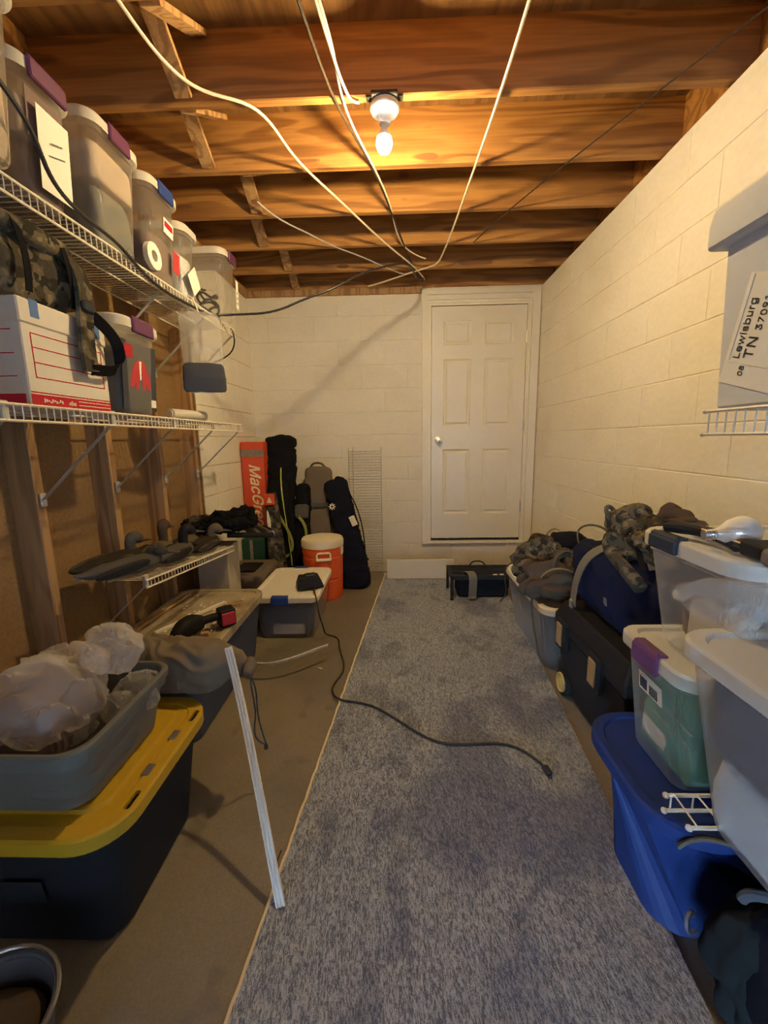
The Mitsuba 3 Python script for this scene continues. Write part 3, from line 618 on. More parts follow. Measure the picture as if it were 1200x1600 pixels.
if LM is not None:
    for y in (tcy-.155, tcy+.165):
        q = slot(y); LM = LM - mf.Manifold(mf.Mesh(np.asarray(q.vertices, np.float32), np.asarray(q.faces, np.uint32)))
put('lid', LM if LM is not None else lid, 'lid_yellow', yt, smooth=30, label='yellow snap lid')
for y in (tcy-.155, tcy+.165): put('slot_floor', mv(cbox(.012, .05, .004, .001), (tcx+.238, y, tz-.02)), 'tote_black', yt, label='dark slot in the lid')
for y in (tcy-.06, tcy+.075): put('latch_notch', mv(cbox(.022, .04, .005, .002), (tcx+.222, y, tz-.002)), 'case_brown', yt)
put('print_patch', card(.10, .07, (tcx-.05, tcy-.228, .16), (1, 0, 0), (0, -.12, 1)), 'soft_black', yt, smooth=False)

tr = thing('grey_tray', 'open grey plastic tub on the yellow lid holding a white plastic bag', 'tub')
R = lambda w, d, z, r=.06: r3(rrect(w, d, r, 7), z)
tub = loft([R(.28, .32, 0), R(.30, .34, .005), R(.345, .385, .135), R(.365, .405, .137), R(.365, .405, .158), R(.378, .418, .160), R(.378, .418, .176), R(.370, .410, .181), R(.355, .395, .181), R(.345, .385, .174), R(.335, .375, .13), R(.29, .33, .010)])
TX, TY, TZ = -.905, 1.005, .384
put('tub', mv(tub, (TX, TY, TZ)), 'tray_grey', tr, smooth=35)
pb = thing('plastic_bag', 'crumpled white translucent plastic bag in the grey tub', 'bag')
def crumple(w, d, h, seed, amp):
    m = lump(w, d, h, seed, amp, 6, .75, 5, 1.4); v = m.vertices
    vr = V(v); pts = np.random.default_rng(seed).uniform(v.min(0), v.max(0), (150, 3)); n_ = np.random.default_rng(seed+1).normal(size=(150, 3)); n_ /= np.linalg.norm(n_, axis=1, keepdims=True)
    dist = np.linalg.norm(vr[:, None]-pts[None], axis=2); k = np.argsort(dist, 1)[:, :3]
    c = np.stack([((vr-pts[k[:, j]])*n_[k[:, j]]).sum(1) for j in range(3)], 1)
    m.vertices = v+m.vertex_normals*(np.maximum(c[:, 0], c[:, 1])*.36-.008)[:, None]; return m
put('film', mv(crumple(.26, .29, .27, 31, .04), (-.94, 1.00, .455), rz=20, rx=-6), 'bag_film', pb, smooth=50)
put('gathered_mouth', mv(crumple(.15, .15, .14, 34, .03), (-.815, 1.075, .615), rz=-15), 'bag_film', pb, smooth=35)
fold((-.94, 1.0, .40), .19, .22, .235, 41, 'mauve_fabric', 'mauve brown fabric inside the white plastic bag', .03)
one('wrapper', mv(crumple(.11, .20, .12, 37, .03), (-.775, 1.10, .475), rz=-8), 'clear_film', 'clear crinkled wrapper between the plastic bag and the tub rim', 'wrapper', smooth=35)
one('folded_fabric', mv(lump(.16, .24, .07, 42, .02, 12, .5, 4), (-.82, .95, .42)), 'olive_dark', 'dark rag in the grey tub in front of the plastic bag', 'rag', smooth=True)

rb = thing('rolled_bag', 'olive drawstring stuff bag lying across the near end of the dusty bin', 'stuff bag')
put('sack', folds(softloft([(-1.02, 1.365, .470), (-.90, 1.365, .470), (-.72, 1.36, .468), (-.60, 1.36, .462), (-.545, 1.36, .455)], [.15, .175, .180, .175, .06], [.15, .175, .180, .175, .06], .9, 72, 90, .022, 9, 5, (0, 1, 0)), .014, (11, 16, 16), 3), 'olive_fabric', rb, smooth=True)
put('gathered_end', mv(lump(.05, .075, .07, 8, .012, 30, .8, 3, 1), (-.535, 1.36, .42)), 'olive_fabric', rb, smooth=True)
cd = [[(-.535, 1.345, .435), (-.515, 1.34, .40), (-.510, 1.34, .30), (-.500, 1.34, .22), (-.485, 1.335, .165)], [(-.53, 1.35, .43), (-.522, 1.335, .38), (-.518, 1.335, .27), (-.522, 1.33, .21), (-.49, 1.33, .17)]]
for c in cd: put('drawstring', tube(c, .0028, 6, 30), 'cable_black', rb, label='hanging black drawstring')
put('cord_lock', mv(cbox(.014, .012, .022, .004), (-.486, 1.333, .145)), 'cable_black', rb)

lb = thing('long_bin', 'long grey bin with a dusty tan lid beside the wall', 'storage bin')
lcx, lcy, lh = -1.035, 1.915, .385
put('body', mv(loft([r3(rrect(.36, .74, .05), 0), r3(rrect(.38, .76, .05), .01), r3(rrect(.455, .83, .06), lh-.05), r3(rrect(.46, .84, .06), lh-.02)]), (lcx, lcy, 0)), 'dark_fabric', lb, smooth=35)
put('lid', mv(loft([r3(rrect(.485, .865, .07, 7), lh-.045), r3(rrect(.490, .870, .07, 7), lh-.005), r3(rrect(.478, .858, .066, 7), lh+.002), r3(rrect(.435, .815, .06, 7), lh+.002), r3(rrect(.425, .805, .055, 7), lh-.006), r3(rrect(.33, .71, .04, 7), lh-.006), r3(rrect(.322, .702, .04, 7), lh-.001)], False), (lcx, lcy, 0)), 'dusty_lid', lb, smooth=30, label='dusty tan lid')
zt = lh+.002
dr_ = thing('power_drill', 'black cordless tool with a red battery end on the dusty lid', 'power tool')
put('head', softloft([(-.955, 1.63, zt+.035), (-.945, 1.68, zt+.055), (-.925, 1.745, zt+.055), (-.905, 1.79, zt+.04)], [.05, .075, .078, .05], [.05, .085, .09, .06], .8, 28, 24, .002, 30, 1, (1, 0, 0)), 'tool_black', dr_, smooth=True)
put('grip', tube(spline([(-.925, 1.73, zt+.05), (-.885, 1.785, zt+.058), (-.845, 1.83, zt+.055)], 12), .019, 12), 'tool_black', dr_, smooth=True)
bt = mv(rbox(.075, .07, .085, .010), (-.82, 1.85, zt+.004), rz=40); put('battery', bt, 'tool_black', dr_)
put('battery_face', mv(rbox(.062, .010, .060, .004), (-.797, 1.822, zt+.016), rz=40), 'drill_red', dr_, label='red battery face')
put('trigger', mv(cbox(.012, .03, .015, .003), (-.905, 1.76, zt+.03), rz=-40), 'steel_dark', dr_)
def stick(a, b, w, h): 
    a, b = V(a), V(b); d_ = b-a; m = box(0, np.linalg.norm(d_), -w/2, w/2, 0, h); m.apply_transform(frame(a, d_, (-d_[1], d_[0], 0))); return m
one('trim_offcut', stick((-1.115, 1.755, zt), (-.935, 2.115, zt+.004), .018, .012), 'trim_white', 'long white trim offcut on the dusty lid', 'trim strip', smooth=False)
one('trim_offcut', stick((-.90, 1.88, zt), (-.845, 2.02, zt+.003), .018, .010), 'trim_white', 'short white trim offcut behind the black cordless tool', 'trim strip', smooth=False)
one('twig', tube([(-.945, 2.05, zt+.004), (-.90, 2.08, zt+.007), (-.845, 2.10, zt+.006)], .005, 5, 10), 'stud_wood', 'thin brown stick beside the end of the long white offcut', 'stick')
one('long_lath', stick((-1.24, 1.58, zt), (-1.20, 2.26, zt), .012, .008), 'wood_tan', 'thin wooden lath along the wall side of the dusty lid', 'stick', smooth=False)
cr = [mv(lump(.012*RNG.uniform(.5, 1.5), .010*RNG.uniform(.5, 2), .006, int(k), .003, 90, .8, 1), (RNG.uniform(-1.15, -.85), RNG.uniform(1.62, 2.25), lh-.002)) for k in range(45)]
one('debris', cat(cr), 'trim_white', 'scattered crumbs and chips on the dusty lid', 'debris', kind='stuff')
one('wood_block', mv(cbox(.035, .025, .03, .003), (-.865, 1.715, zt), rz=25), 'stud_wood', 'small wooden block beside the tool near the lid edge', 'block')

wl = storage_bin('storage_bin', 'low clear bin with a white lid and blue latch in front of the orange cooler', (-.715, 2.745, 0), .41, .60, .292, mat_='hazy_plastic', lid='lid_white', latch='latch_blue', along='y', sides=(-1, 1), lw=.11, taper=.07, loff=-.02)
fill((-.715, 2.745, .010), .335, .525, .225, 51, 'dark_fabric', 'dark clothing inside the white lidded bin')
one('paper_stack', mv(cbox(.20, .012, .07, .002), (-.70, 2.485, .03)), 'foam_grey', 'grey packet pressed against the front of the white lidded bin', 'packet')
ch = thing('battery_charger', 'black charger with a trailing power cord on the white bin lid', 'charger')
cz = .297
put('housing', mv(hull(np.vstack([mv(cbox(.17, .13, .022, .006), (0, 0, 0)).vertices, mv(cbox(.13, .09, .02, .006), (-.005, 0, .055)).vertices])), (-.585, 2.63, cz), rz=18), 'tool_black', ch, smooth=20)
put('slot', mv(cbox(.07, .06, .012, .004), (-.58, 2.635, cz+.072), rz=18), 'cable_black', ch)
cpts = [(-.545, 2.575, cz+.02), (-.528, 2.50, cz+.012), (-.505, 2.44, cz-.02), (-.490, 2.42, .20), (-.47, 2.45, .08), (-.455, 2.50, .015), (-.42, 2.50, .006), (-.365, 2.38, .006), (-.318, 2.20, .006), (-.306, 2.07, .006), (-.338, 1.94, .007), (-.325, 1.87, .012), (-.285, 1.818, .018), (-.215, 1.80, .0165), (-.147, 1.78, .0165), (-.04, 1.702, .0165), (.071, 1.598, .0165), (.148, 1.542, .0165), (.303, 1.525, .0165), (.457, 1.515, .0165), (.525, 1.45, .0165), (.546, 1.41, .0165)]
put('cord', tube(cpts, .0046, 7, 200), 'cable_black', ch, label='black power cord')
put('plug', cat(mv(cbox(.022, .042, .02, .005), (.552, 1.385, .0115), rz=12), box(.543, .547, 1.345, 1.365, .02, .022), box(.553, .557, 1.345, 1.365, .02, .022)), 'cable_black', ch)

co = thing('drink_cooler', 'orange round drink cooler with a cream lid and white handle', 'cooler')
CX, CY, cr_ = -.602, 3.245, .163
put('body', mv(lathe([(0, 0), (cr_*.90, 0), (cr_*.93, .012), (cr_*.955, .16), (cr_*.935, .165), (cr_*.94, .172), (cr_*.965, .178), (cr_*.985, .34), (cr_*.965, .345), (cr_*.965, .36), (cr_, .37), (cr_, .425), (0, .425)], 40), (CX, CY, 0)), 'orange_cooler', co, smooth=30)
put('lid', mv(lathe([(0, .424), (cr_*1.035, .424), (cr_*1.04, .435), (cr_*1.04, .468), (cr_*.99, .485), (cr_*.80, .490), (0, .494)], 40), (CX, CY, 0)), 'cooler_lid', co, smooth=30)
ha = math.radians(-78); hx, hy = math.cos(ha), math.sin(ha); hd = V([-hy, hx, 0])
def hp(s, z, o=.012): return V([CX+hx*(cr_+o), CY+hy*(cr_+o), z])+hd*s
put('handle', cat(tube([hp(-.052, .345), hp(-.052, .385), hp(-.044, .398), hp(.044, .398), hp(.052, .385), hp(.052, .345)], .0075, 8), rod(hp(-.055, .345, .008), hp(.055, .345, .008), .012, 8)), 'porcelain', co, label='white handle')
pr_ = math.radians(-20)
put('sticker', mv(hull(V([(cr_*math.cos(a)*k, cr_*math.sin(a)*k, z) for a in (-.35, -.2, -.05, .08) for k in (.98, 1.012) for z in (.355, .415)])), (CX, CY, 0)), 'paper', co, label='white sticker')
put('spigot', mv(cbox(.05, .03, .03, .006), (CX+.02, CY-cr_-.012, .05)), 'porcelain', co)

# ------------------------------------------------------------------ left: strips and bits on the floor
ts = thing('trim_strip', 'white channelled plastic trim strip leaning from the carpet edge onto the stuff bag', 'trim strip')
q = spline([(-.325, .915, .014), (-.395, 1.03, .16), (-.475, 1.16, .32), (-.545, 1.265, .46), (-.585, 1.315, .556)], 30)
sd = (.97, .02, .30)
put('web', ribbon(q, .026, sd, .003, 30), 'trim_white', ts, smooth=False)
S_ = V(sd)/np.linalg.norm(sd)
for o in (-.0105, 0.0, .0105): put('ridge', tube(q+S_*o+V([0, -.003, .001]), .0032, 5), 'trim_white', ts)
s2 = thing('trim_strip', 'white flexible trim strip bowed up off the floor behind the stuff bag', 'trim strip')
q2 = spline([(-.90, 2.10, .07), (-.80, 2.03, .095), (-.70, 2.01, .095), (-.60, 2.04, .10), (-.50, 2.11, .105), (-.405, 2.20, .10)], 30)
put('web', ribbon(q2, .022, (.25, -.6, .75), .004, 30), 'trim_white', s2, smooth=False)
put('foot', tube(q2+V([0, .004, -.010]), .004, 5), 'trim_white', s2)
one('wood_chip', mv(cbox(.028, .010, .006, .002), (-.436, 2.12, .0), rz=-30), 'text_cream', 'tiny pale chip on the concrete floor below the bowed strip', 'chip')
one('floor_twig', tube([(-.37, 1.08, .003), (-.372, 1.04, .004), (-.364, 1.0, .003)], .002, 5, 8), 'cable_brown', 'thin dark sliver on the concrete beside the leaning strip', 'sliver')
bk = thing('pail', 'dark pail with a wire handle cut off by the lower left corner', 'bucket')
put('pail_body', mv(loft([r3(rrect(.20, .20, .0999, 9), 0), r3(rrect(.24, .24, .1199, 9), .18), r3(rrect(.25, .25, .1249, 9), .18), r3(rrect(.25, .25, .1249, 9), .172), r3(rrect(.235, .235, .117, 9), .17), r3(rrect(.20, .20, .0999, 9), .03)]), (-.80, .575, 0)), 'bucket_dark', bk, smooth=35)
put('wire_handle', tube([(-.80+.128*math.cos(a), .575+.128*math.sin(a), .178+.012*math.sin(a*.5)) for a in np.linspace(-1.4, 2.6, 24)], .0042, 6), 'steel', bk)
put('contents', mv(lump(.19, .19, .05, 61, .012, 20, .9, 3), (-.80, .575, .10)), 'brown_fabric', bk, smooth=True)

# ------------------------------------------------------------------ back corner: boxes and bags
mg = thing('game_box', 'tall red-orange box with cream script lettering in the back left corner', 'box')
gx0, gx1, gy = -1.282, -1.092, 3.42
put('case', mv(rbox(gx1-gx0, .14, 1.245, .012), ((gx0+gx1)/2, gy+.07, .005)), 'red_box', mg)
put('worn_band', box(gx0+.004, gx1+.001, gy-.0015, gy+.02, 1.13, 1.185), 'worn_band', mg, smooth=False, label='worn grey band')
text('lettering', 'MacGregor', .088, (gx0+.064, gy, 1.075), (.05, 0, -1), (1, 0, 0.05), 'text_cream', mg, True, .35, .0015)
gr = thing('striped_box', 'green box with a pale stripe in front of the red-orange box', 'box')
put('case', mv(cbox(.19, .10, .46, .004), (-1.185, 3.35, .0)), 'green_box', gr, smooth=False); put('stripe', box(-1.215, -1.19, 3.298, 3.31, .0, .455), 'worn_band', gr, smooth=False)
tbk = thing('gear_bag', 'tall black gear bag with lime piping beside the red-orange box', 'bag')
put('shell', folds(softloft([(-1.00, 3.44, .0), (-.985, 3.50, .45), (-.988, 3.56, .90), (-.995, 3.64, 1.285)], [.235, .235, .225, .23, .235], [.20, .22, .20, .17, .15], .45, 44, 70, .010, 11, 71, (1, 0, 0), .25), .016, (14, 14, 9), 6), 'black_fabric', tbk, smooth=True)
put('top_flap', mv(lump(.25, .18, .10, 72, .012, 14, .45, 4), (-.995, 3.62, 1.195)), 'black_fabric', tbk, smooth=True)
put('pocket', softloft([(-.985, 3.375, .50), (-.985, 3.40, .70), (-.985, 3.44, .93)], [.17, .18, .17], [.05, .06, .05], .5, 28, 20, .006, 15, 73, (1, 0, 0)), 'black_fabric', tbk, smooth=True)
put('piping', tube([(-.965, 3.47, 1.03), (-.950, 3.395, .86), (-.93, 3.37, .68), (-.905, 3.355, .48), (-.885, 3.345, .22)], .006, 6, 40), 'lime_strap', tbk, label='lime green piping')
strip('lime_loop', [(-.985, 3.365, .67), (-.945, 3.335, .61), (-.895, 3.325, .52), (-.868, 3.33, .40), (-.885, 3.335, .34), (-.965, 3.335, .30)], .026, (.5, -.3, .8), 'lime_strap', tbk, 'lime green strap')
b2_ = thing('gear_bag', 'smaller black pack with a lime strap between the tall black bag and the olive case', 'bag')
put('shell', softloft([(-.815, 3.48, .0), (-.815, 3.55, .40), (-.815, 3.62, .88)], [.16, .165, .15, .11], [.20, .22, .20, .16], .55, 40, 44, .014, 11, 75, (1, 0, 0)), 'black_fabric', b2_, smooth=True)
put('pocket', softloft([(-.812, 3.46, .60), (-.81, 3.485, .72)], [.12, .12], [.07, .06], .6, 24, 14, .008, 18, 76, (1, 0, 0)), 'olive_dark', b2_, smooth=True)
strip('lime_strap', [(-.865, 3.455, .63), (-.82, 3.43, .61), (-.785, 3.425, .56), (-.770, 3.42, .46), (-.768, 3.41, .36)], .028, (.4, -.2, .7), 'lime_strap', b2_, 'lime green strap')
cbg = thing('camouflage_case', 'narrow camouflage case with an orange label at its top', 'case')
put('sleeve', softloft([(-.955, 3.21, .0), (-.980, 3.25, .40), (-1.010, 3.29, .845)], [.145, .14, .115, .095], [.09, .09, .08, .05], .7, 32, 40, .005, 14, 81, (1, 0, 0), .25), 'camo_cloth', cbg, smooth=True)
put('top_label', mv(rbox(.088, .02, .09, .008), (-1.010, 3.245, .75), rz=0, ry=-3), 'red_box', cbg, label='orange red label')
put('label_mark', hull(V([(x, y, z) for y in (3.2335, 3.2355) for x, z in ((-1.03, .77), (-.986, .77), (-1.008, .82))])), 'text_cream', cbg, smooth=False)
put('pale_patch', softloft([(-1.012, 3.215, .53), (-1.018, 3.222, .62), (-1.03, 3.232, .71)], [.012, .032, .012], [.004, .006, .004], .9, 16, 10, .001, 10, 3, (1, 0, 0)), 'paper', cbg, smooth=True)
put('foot_tag', card(.05, .04, (-.99, 3.158, .18), (1, 0, -.2), (.2, 0, 1)), 'ink_grey', cbg, smooth=False)
ol = thing('olive_case', 'olive soft case with a rounded top and pale piping leaning on the back wall', 'case')
put('shell', softloft([(-.655, 3.50, .0), (-.675, 3.58, .35), (-.69, 3.65, .70), (-.695, 3.72, 1.02)], [.235, .225, .205, .23, .245, .235], [.16, .17, .16, .14, .12], .5, 44, 56, .006, 9, 85, (1, 0, 0), .4), 'olive_fabric', ol, smooth=True)
put('pocket', softloft([(-.665, 3.485, .35), (-.675, 3.52, .52), (-.685, 3.55, .66)], [.17, .18, .17], [.05, .05, .04], .45, 28, 20, .003, 15, 86, (1, 0, 0)), 'olive_fabric', ol, smooth=True)
strip('band', [(-.79, 3.565, .715), (-.69, 3.552, .70), (-.585, 3.575, .705)], .035, (0, .3, 1), 'olive_dark', ol)
for s in (-1, 1): put('piping', tube([(-.655+s*.105, 3.425, .12), (-.675+s*.098, 3.495, .45), (-.69+s*.092, 3.56, .70), (-.695+s*.105, 3.64, .93)], .0045, 6, 30), 'grey_strap', ol)
put('grab_handle', tube([(-.76, 3.70, 1.02), (-.74, 3.69, 1.045), (-.67, 3.69, 1.05), (-.64, 3.70, 1.02)], .010, 8, 20), 'olive_dark', ol)
nv = thing('chair_bag', 'long navy bag with a white sun badge leaning on the back wall', 'bag')
put('shell', folds(softloft([(-.345, 3.43, .0), (-.405, 3.48, .32), (-.472, 3.54, .62), (-.535, 3.61, .90)], [.23, .235, .22, .20, .185], [.17, .18, .17, .15, .12], .5, 44, 70, .009, 9, 91, (1, 0, 0), .25), .016, (12, 12, 7), 8), 'navy_fabric', nv, smooth=True)
put('collar', mv(lump(.10, .09, .10, 92, .012, 16, .6, 3), (-.495, 3.60, .845)), 'navy_fabric', nv, smooth=True)
lo = V([-.545, 3.448, .70]); ray = [rod(lo+V([.016*math.cos(a), 0, .016*math.sin(a)]), lo+V([.030*math.cos(a), 0, .030*math.sin(a)]), .0045, 5) for a in np.arange(8)*math.pi/4]
put('sun_badge', cat(mv(trimesh.creation.torus(.014, .0045, 16, 6), lo, rx=90), *ray), 'paper', nv, label='white sun badge')
put('tag', card(.05, .085, (-.372, 3.41, .535), (.8, 0, .35), (-.25, .1, 1)), 'paper', nv, smooth=False, label='white paper tag')
strip('sling', [(-.410, 3.56, .80), (-.335, 3.54, .64), (-.288, 3.49, .44), (-.275, 3.45, .30)], .03, (.2, -.9, .2), 'black_fabric', nv, th=.006)
put('toggle', mv(cbox(.02, .015, .02, .004), (-.252, 3.40, .245)), 'tool_black', nv)
wr = thing('wire_rack', 'white wire rack section standing against the back wall', 'rack')
def wp(u, z): return (-.435+.300*u, YB-.075+.055*z/1.165, z)
for u, z in ((0, 1.175), (.13, 1.185), (.99, 1.18)): put('upright', rod(wp(u, .005), wp(u, z), .0032), 'wire_grey', wr)
put('cross_wires', cat(*[rod(wp(-.01, z), wp(1.0, z), .0021, 4) for z in np.arange(.03, 1.165, .0254)]), 'wire_grey', wr, kind='stuff')
bd = thing('white_panel', 'low white panel standing on the carpet below the door', 'panel')
put('board', mv(cbox(.60, .022, .175, .003), (.205, 3.60, .011), rx=-4), 'panel_white', bd, smooth=False)

st = thing('folding_bench', 'low black metal bench with a grey strap on the carpet below the door', 'bench')
x0, x1, y0, y1, zt_ = .408, .93, 3.075, 3.37, .207
put('frame', cat(box(x0, x1, y0, y0+.025, zt_-.03, zt_), box(x0, x1, y1-.025, y1, zt_-.03, zt_), box(x0, x0+.025, y0, y1, zt_-.03, zt_), box(x1-.025, x1, y0, y1, zt_-.03, zt_)), 'tool_black', st, smooth=False)
for k in range(6): put('slat', box(x0+.02, x1-.02, y0+.040+.039*k, y0+.064+.039*k, zt_-.012, zt_-.003), 'tool_black', st, smooth=False)
for (x, y) in ((x0+.012, y0+.012), (x0+.012, y1-.012), (x1-.012, y0+.012), (x1-.012, y1-.012)): put('leg', mv(cbox(.022, .022, zt_-.03-.0105, .002), (x, y, .0105)), 'tool_black', st, smooth=False)
strip('grey_strap', [(.545, y1-.01, zt_+.004), (.555, y0+.1, zt_+.005), (.575, y0-.004, zt_+.002), (.578, y0-.012, zt_-.05), (.575, y0-.01, .03)], .062, (1, .1, 0), 'grey_strap', st, 'grey webbing strap', .004)
put('handle', tube([(.60, y1-.03, zt_), (.615, y1-.03, zt_+.03), (.66, y1-.03, zt_+.042), (.705, y1-.03, zt_+.03), (.72, y1-.03, zt_)], .006, 7, 24), 'tool_black', st)
for k in range(2): put('pale_tab', box(.74+.05*k, .77+.05*k, y0+.03, y0+.05, zt_-.002, zt_+.001), 'paper', st, smooth=False)
one('black_case', mv(rbox(.40, .20, .14, .03), (.67, 3.23, .012)), 'black_fabric', 'black soft case under the low metal bench', 'case')

# ------------------------------------------------------------------ right: along the wall
fb = storage_bin('storage_bin', 'clear bin with white lid corners buried under brown straps, past the tool chest', (.965, 2.43, 0), .42, .78, .375, mat_='hazy_plastic', lid='lid_white', taper=.10, r=.06)
fill((.965, 2.43, .010), .315, .675, .30, 55, 'smoky_fabric', 'grey clothing inside the bin past the tool chest')
pz = .379
one('gear_pile', mv(lump(.40, .46, .24, 101, .06, 9, .75, 5, 1.8), (.915, 2.50, pz)), 'camo_cloth', 'brown camouflage bundle on the bin, under a dark cloth hat', 'bundle', smooth=True)
one('cloth_beanie', mv(lump(.19, .22, .10, 102, .02, 10, .8, 4), (1.05, 2.50, pz+.20)), 'black_fabric', 'dark cloth hat on top of the brown bundle', 'hat', smooth=True)
hp_ = thing('harness', 'brown harness with pale straps hanging over the side of the bin', 'harness')
put('padding', mv(lump(.40, .34, .17, 103, .05, 10, .65, 5, 1.8), (.885, 2.23, pz-.005)), 'brown_fabric', hp_, smooth=True)
put('roll', mv(lump(.10, .16, .12, 104, .02, 14, .8, 3), (.81, 2.56, pz-.02)), 'olive_dark', hp_, smooth=True)
strip('strap', [(.88, 2.26, pz+.15), (.80, 2.24, pz+.13), (.755, 2.22, pz+.06), (.745, 2.20, pz-.10), (.775, 2.19, pz-.28), (.79, 2.19, pz-.35)], .03, (0, 1, 0), 'olive_dark', hp_)
strip('strap', [(.92, 2.10, pz+.17), (.83, 2.12, pz+.19), (.775, 2.17, pz+.13), (.76, 2.13, pz+.03)], .02, (0, 1, 0), 'grey_strap', hp_)
strip('strap', [(.86, 2.42, pz+.12), (.79, 2.42, pz+.10), (.742, 2.41, pz+.02), (.748, 2.40, pz-.15)], .025, (0, 1, 0), 'grey_strap', hp_)
put('cord', tube([(.80, 2.72, pz+.05), (.748, 2.73, pz+.02), (.728, 2.74, pz-.05), (.735, 2.74, pz-.20), (.725, 2.74, pz-.215), (.70, 2.73, pz-.24)], .0045, 6, 40), 'cable_brown', hp_)
for k in range(6):
    a = RNG.uniform(0, 6, 3); strip('strap', [(.84+.05*k, 2.18+.09*k, pz+.17), (.90+.02*k, 2.25+.09*k, pz+.24+.02*math.sin(a[0])), (.98, 2.30+.08*k, pz+.23), (1.06, 2.28+.07*k, pz+.12)], .022, (0, 1, .2), ('olive_dark', 'brown_fabric', 'grey_strap')[k % 3], hp_)
tc = thing('tool_chest', 'black rolling tool chest with tan latches and a yellow wheel', 'tool chest')
bb = hull(np.vstack([mv(cbox(.36, .56, .01, .004), (1.005, 1.635, .02)).vertices, mv(cbox(.41, .62, .02, .006), (.985, 1.635, .33)).vertices]))
put('body', bb, 'tool_black', tc, smooth=20)
put('lid', mv(hull(np.vstack([mv(cbox(.425, .635, .06, .008), (0, 0, 0)).vertices, mv(cbox(.37, .58, .02, .006), (0, 0, .10)).vertices])), (.983, 1.635, .355)), 'tool_black', tc, smooth=20)
put('top_ridge', mv(rbox(.09, .52, .03, .012), (.93, 1.635, .466)), 'tool_black', tc)
for y in (1.845, 1.52):
    k = put('latch', mv(hull(np.vstack([mv(cbox(.03, .095, .15, .008), (0, 0, 0)).vertices])), (.770, y, .265)), 'tool_black', tc)
    put('latch_plate', mv(cbox(.008, .055, .105, .003), (.7535, y, .288)), 'latch_tan', k, label='tan latch plate')
wh = put('wheel', mv(trimesh.creation.cylinder(.062, .035, sections=32), (.815, 1.895, .0635), ry=90), 'tool_black', tc)
put('hub', mv(lathe([(0, .004), (.012, .004), (.016, 0), (.040, 0), (.046, .006), (.048, -.004), (0, -.004)][::-1], 28), (.795, 1.895, .0635), ry=-90), 'hub_yellow', wh, label='yellow wheel hub')
df = thing('duffel_bag', 'blue duffel bag with a grey webbing strap on the tool chest', 'duffel bag')
dz = .482
put('shell', folds(softloft([(1.01, 1.36, dz+.13), (1.005, 1.55, dz+.145), (.995, 1.75, dz+.15), (.99, 2.02, dz+.145)], [.26, .33, .34, .33, .24], [.24, .285, .30, .29, .24], .6, 56, 70, .014, 8, 111, (1, 0, 0), .3), .014, (12, 7, 12), 5), 'blue_fabric', df, smooth=True)
strip('webbing', [(1.01, 1.70, dz+.322), (.92, 1.72, dz+.318), (.842, 1.76, dz+.272), (.806, 1.80, dz+.17), (.798, 1.82, dz+.06), (.802, 1.83, dz+.01)], .045, (-.1, 1, .2), 'grey_strap', df, 'grey webbing strap', .004)
put('buckle', mv(cbox(.012, .03, .04, .003), (.795, 1.83, dz-.005)), 'steel', df)
put('logo_patch', mv(cbox(.004, .024, .032, .001), (.829, 1.60, dz+.10), ry=-6), 'ink_grey', df)
put('zip', tube([(.885, 1.42, dz+.255), (.87, 1.6, dz+.278), (.865, 1.8, dz+.283), (.88, 1.99, dz+.262)], .004, 5, 30), 'tool_black', df)
vz = dz+.278
vs = thing('camouflage_vest', 'camouflage vest with loops and buckles heaped on the blue duffel', 'vest')
put('heap', folds(mv(lump(.28, .44, .16, 121, .04, 9, .65, 5, 1.4), (1.02, 1.62, vz-.01), rz=-6), .03, (16, 12, 18), 3), 'camo_cloth', vs, smooth=True)
put('collar', mv(lump(.17, .20, .13, 122, .03, 11, .7, 4, 1.2), (.985, 1.745, vz+.065)), 'camo_cloth', vs, smooth=True)
put('sleeve', tube(spline([(.93, 1.80, vz+.055), (.88, 1.70, vz+.035), (.855, 1.56, vz+.005), (.85, 1.42, vz-.035)], 30), .026, 12), 'camo_cloth', vs, smooth=True)
for k, (x, y, z, r_) in enumerate(((.93, 1.80, vz+.155, .038), (.98, 1.70, vz+.165, .034))): put('loop', mv(trimesh.creation.torus(r_, .009, 20, 8), (x, y, z), rx=60, rz=40), 'olive_dark', vs, label='stiff olive loop')
put('ring_cord', tube([(.88, 1.98, vz-.02), (.90, 2.0, vz+.06), (.955, 1.95, vz+.07), (.97, 1.88, vz+.02)], .005, 6, 24), 'olive_dark', vs)
for (x, y, z) in ((.945, 1.70, vz+.11), (.90, 1.66, vz+.055), (.965, 1.66, vz+.13)): put('buckle', mv(cbox(.014, .02, .014, .003), (x, y, z)), 'steel', vs)
for k in range(3): strip('strap', [(.97+.03*k, 1.78, vz+.16), (.935+.03*k, 1.66, vz+.13), (.90+.03*k, 1.54, vz+.075), (.87+.03*k, 1.44, vz+.02)], .02, (1, .2, .4), ('black_fabric', 'olive_dark', 'black_fabric')[k], vs)
bn = thing('brown_hat', 'dark brown brimmed hat on top of the camouflage vest', 'hat')
put('crown', mv(lump(.13, .17, .075, 125, .028, 12, .95, 4, 1.5), (1.085, 1.63, vz+.140), rx=6), 'brown_fabric', bn, smooth=True)
put('brim', mv(hull(V([(x, y, z) for (x, y, z) in ((-.06, .06, .012), (.06, .05, .012), (-.05, -.05, .03), (.05, -.06, .03), (.035, -.16, 0), (-.06, .06, .006), (.06, .05, .006), (-.05, -.05, .022))])), (1.085, 1.60, vz+.15), rx=4), 'brown_fabric', bn, smooth=40)

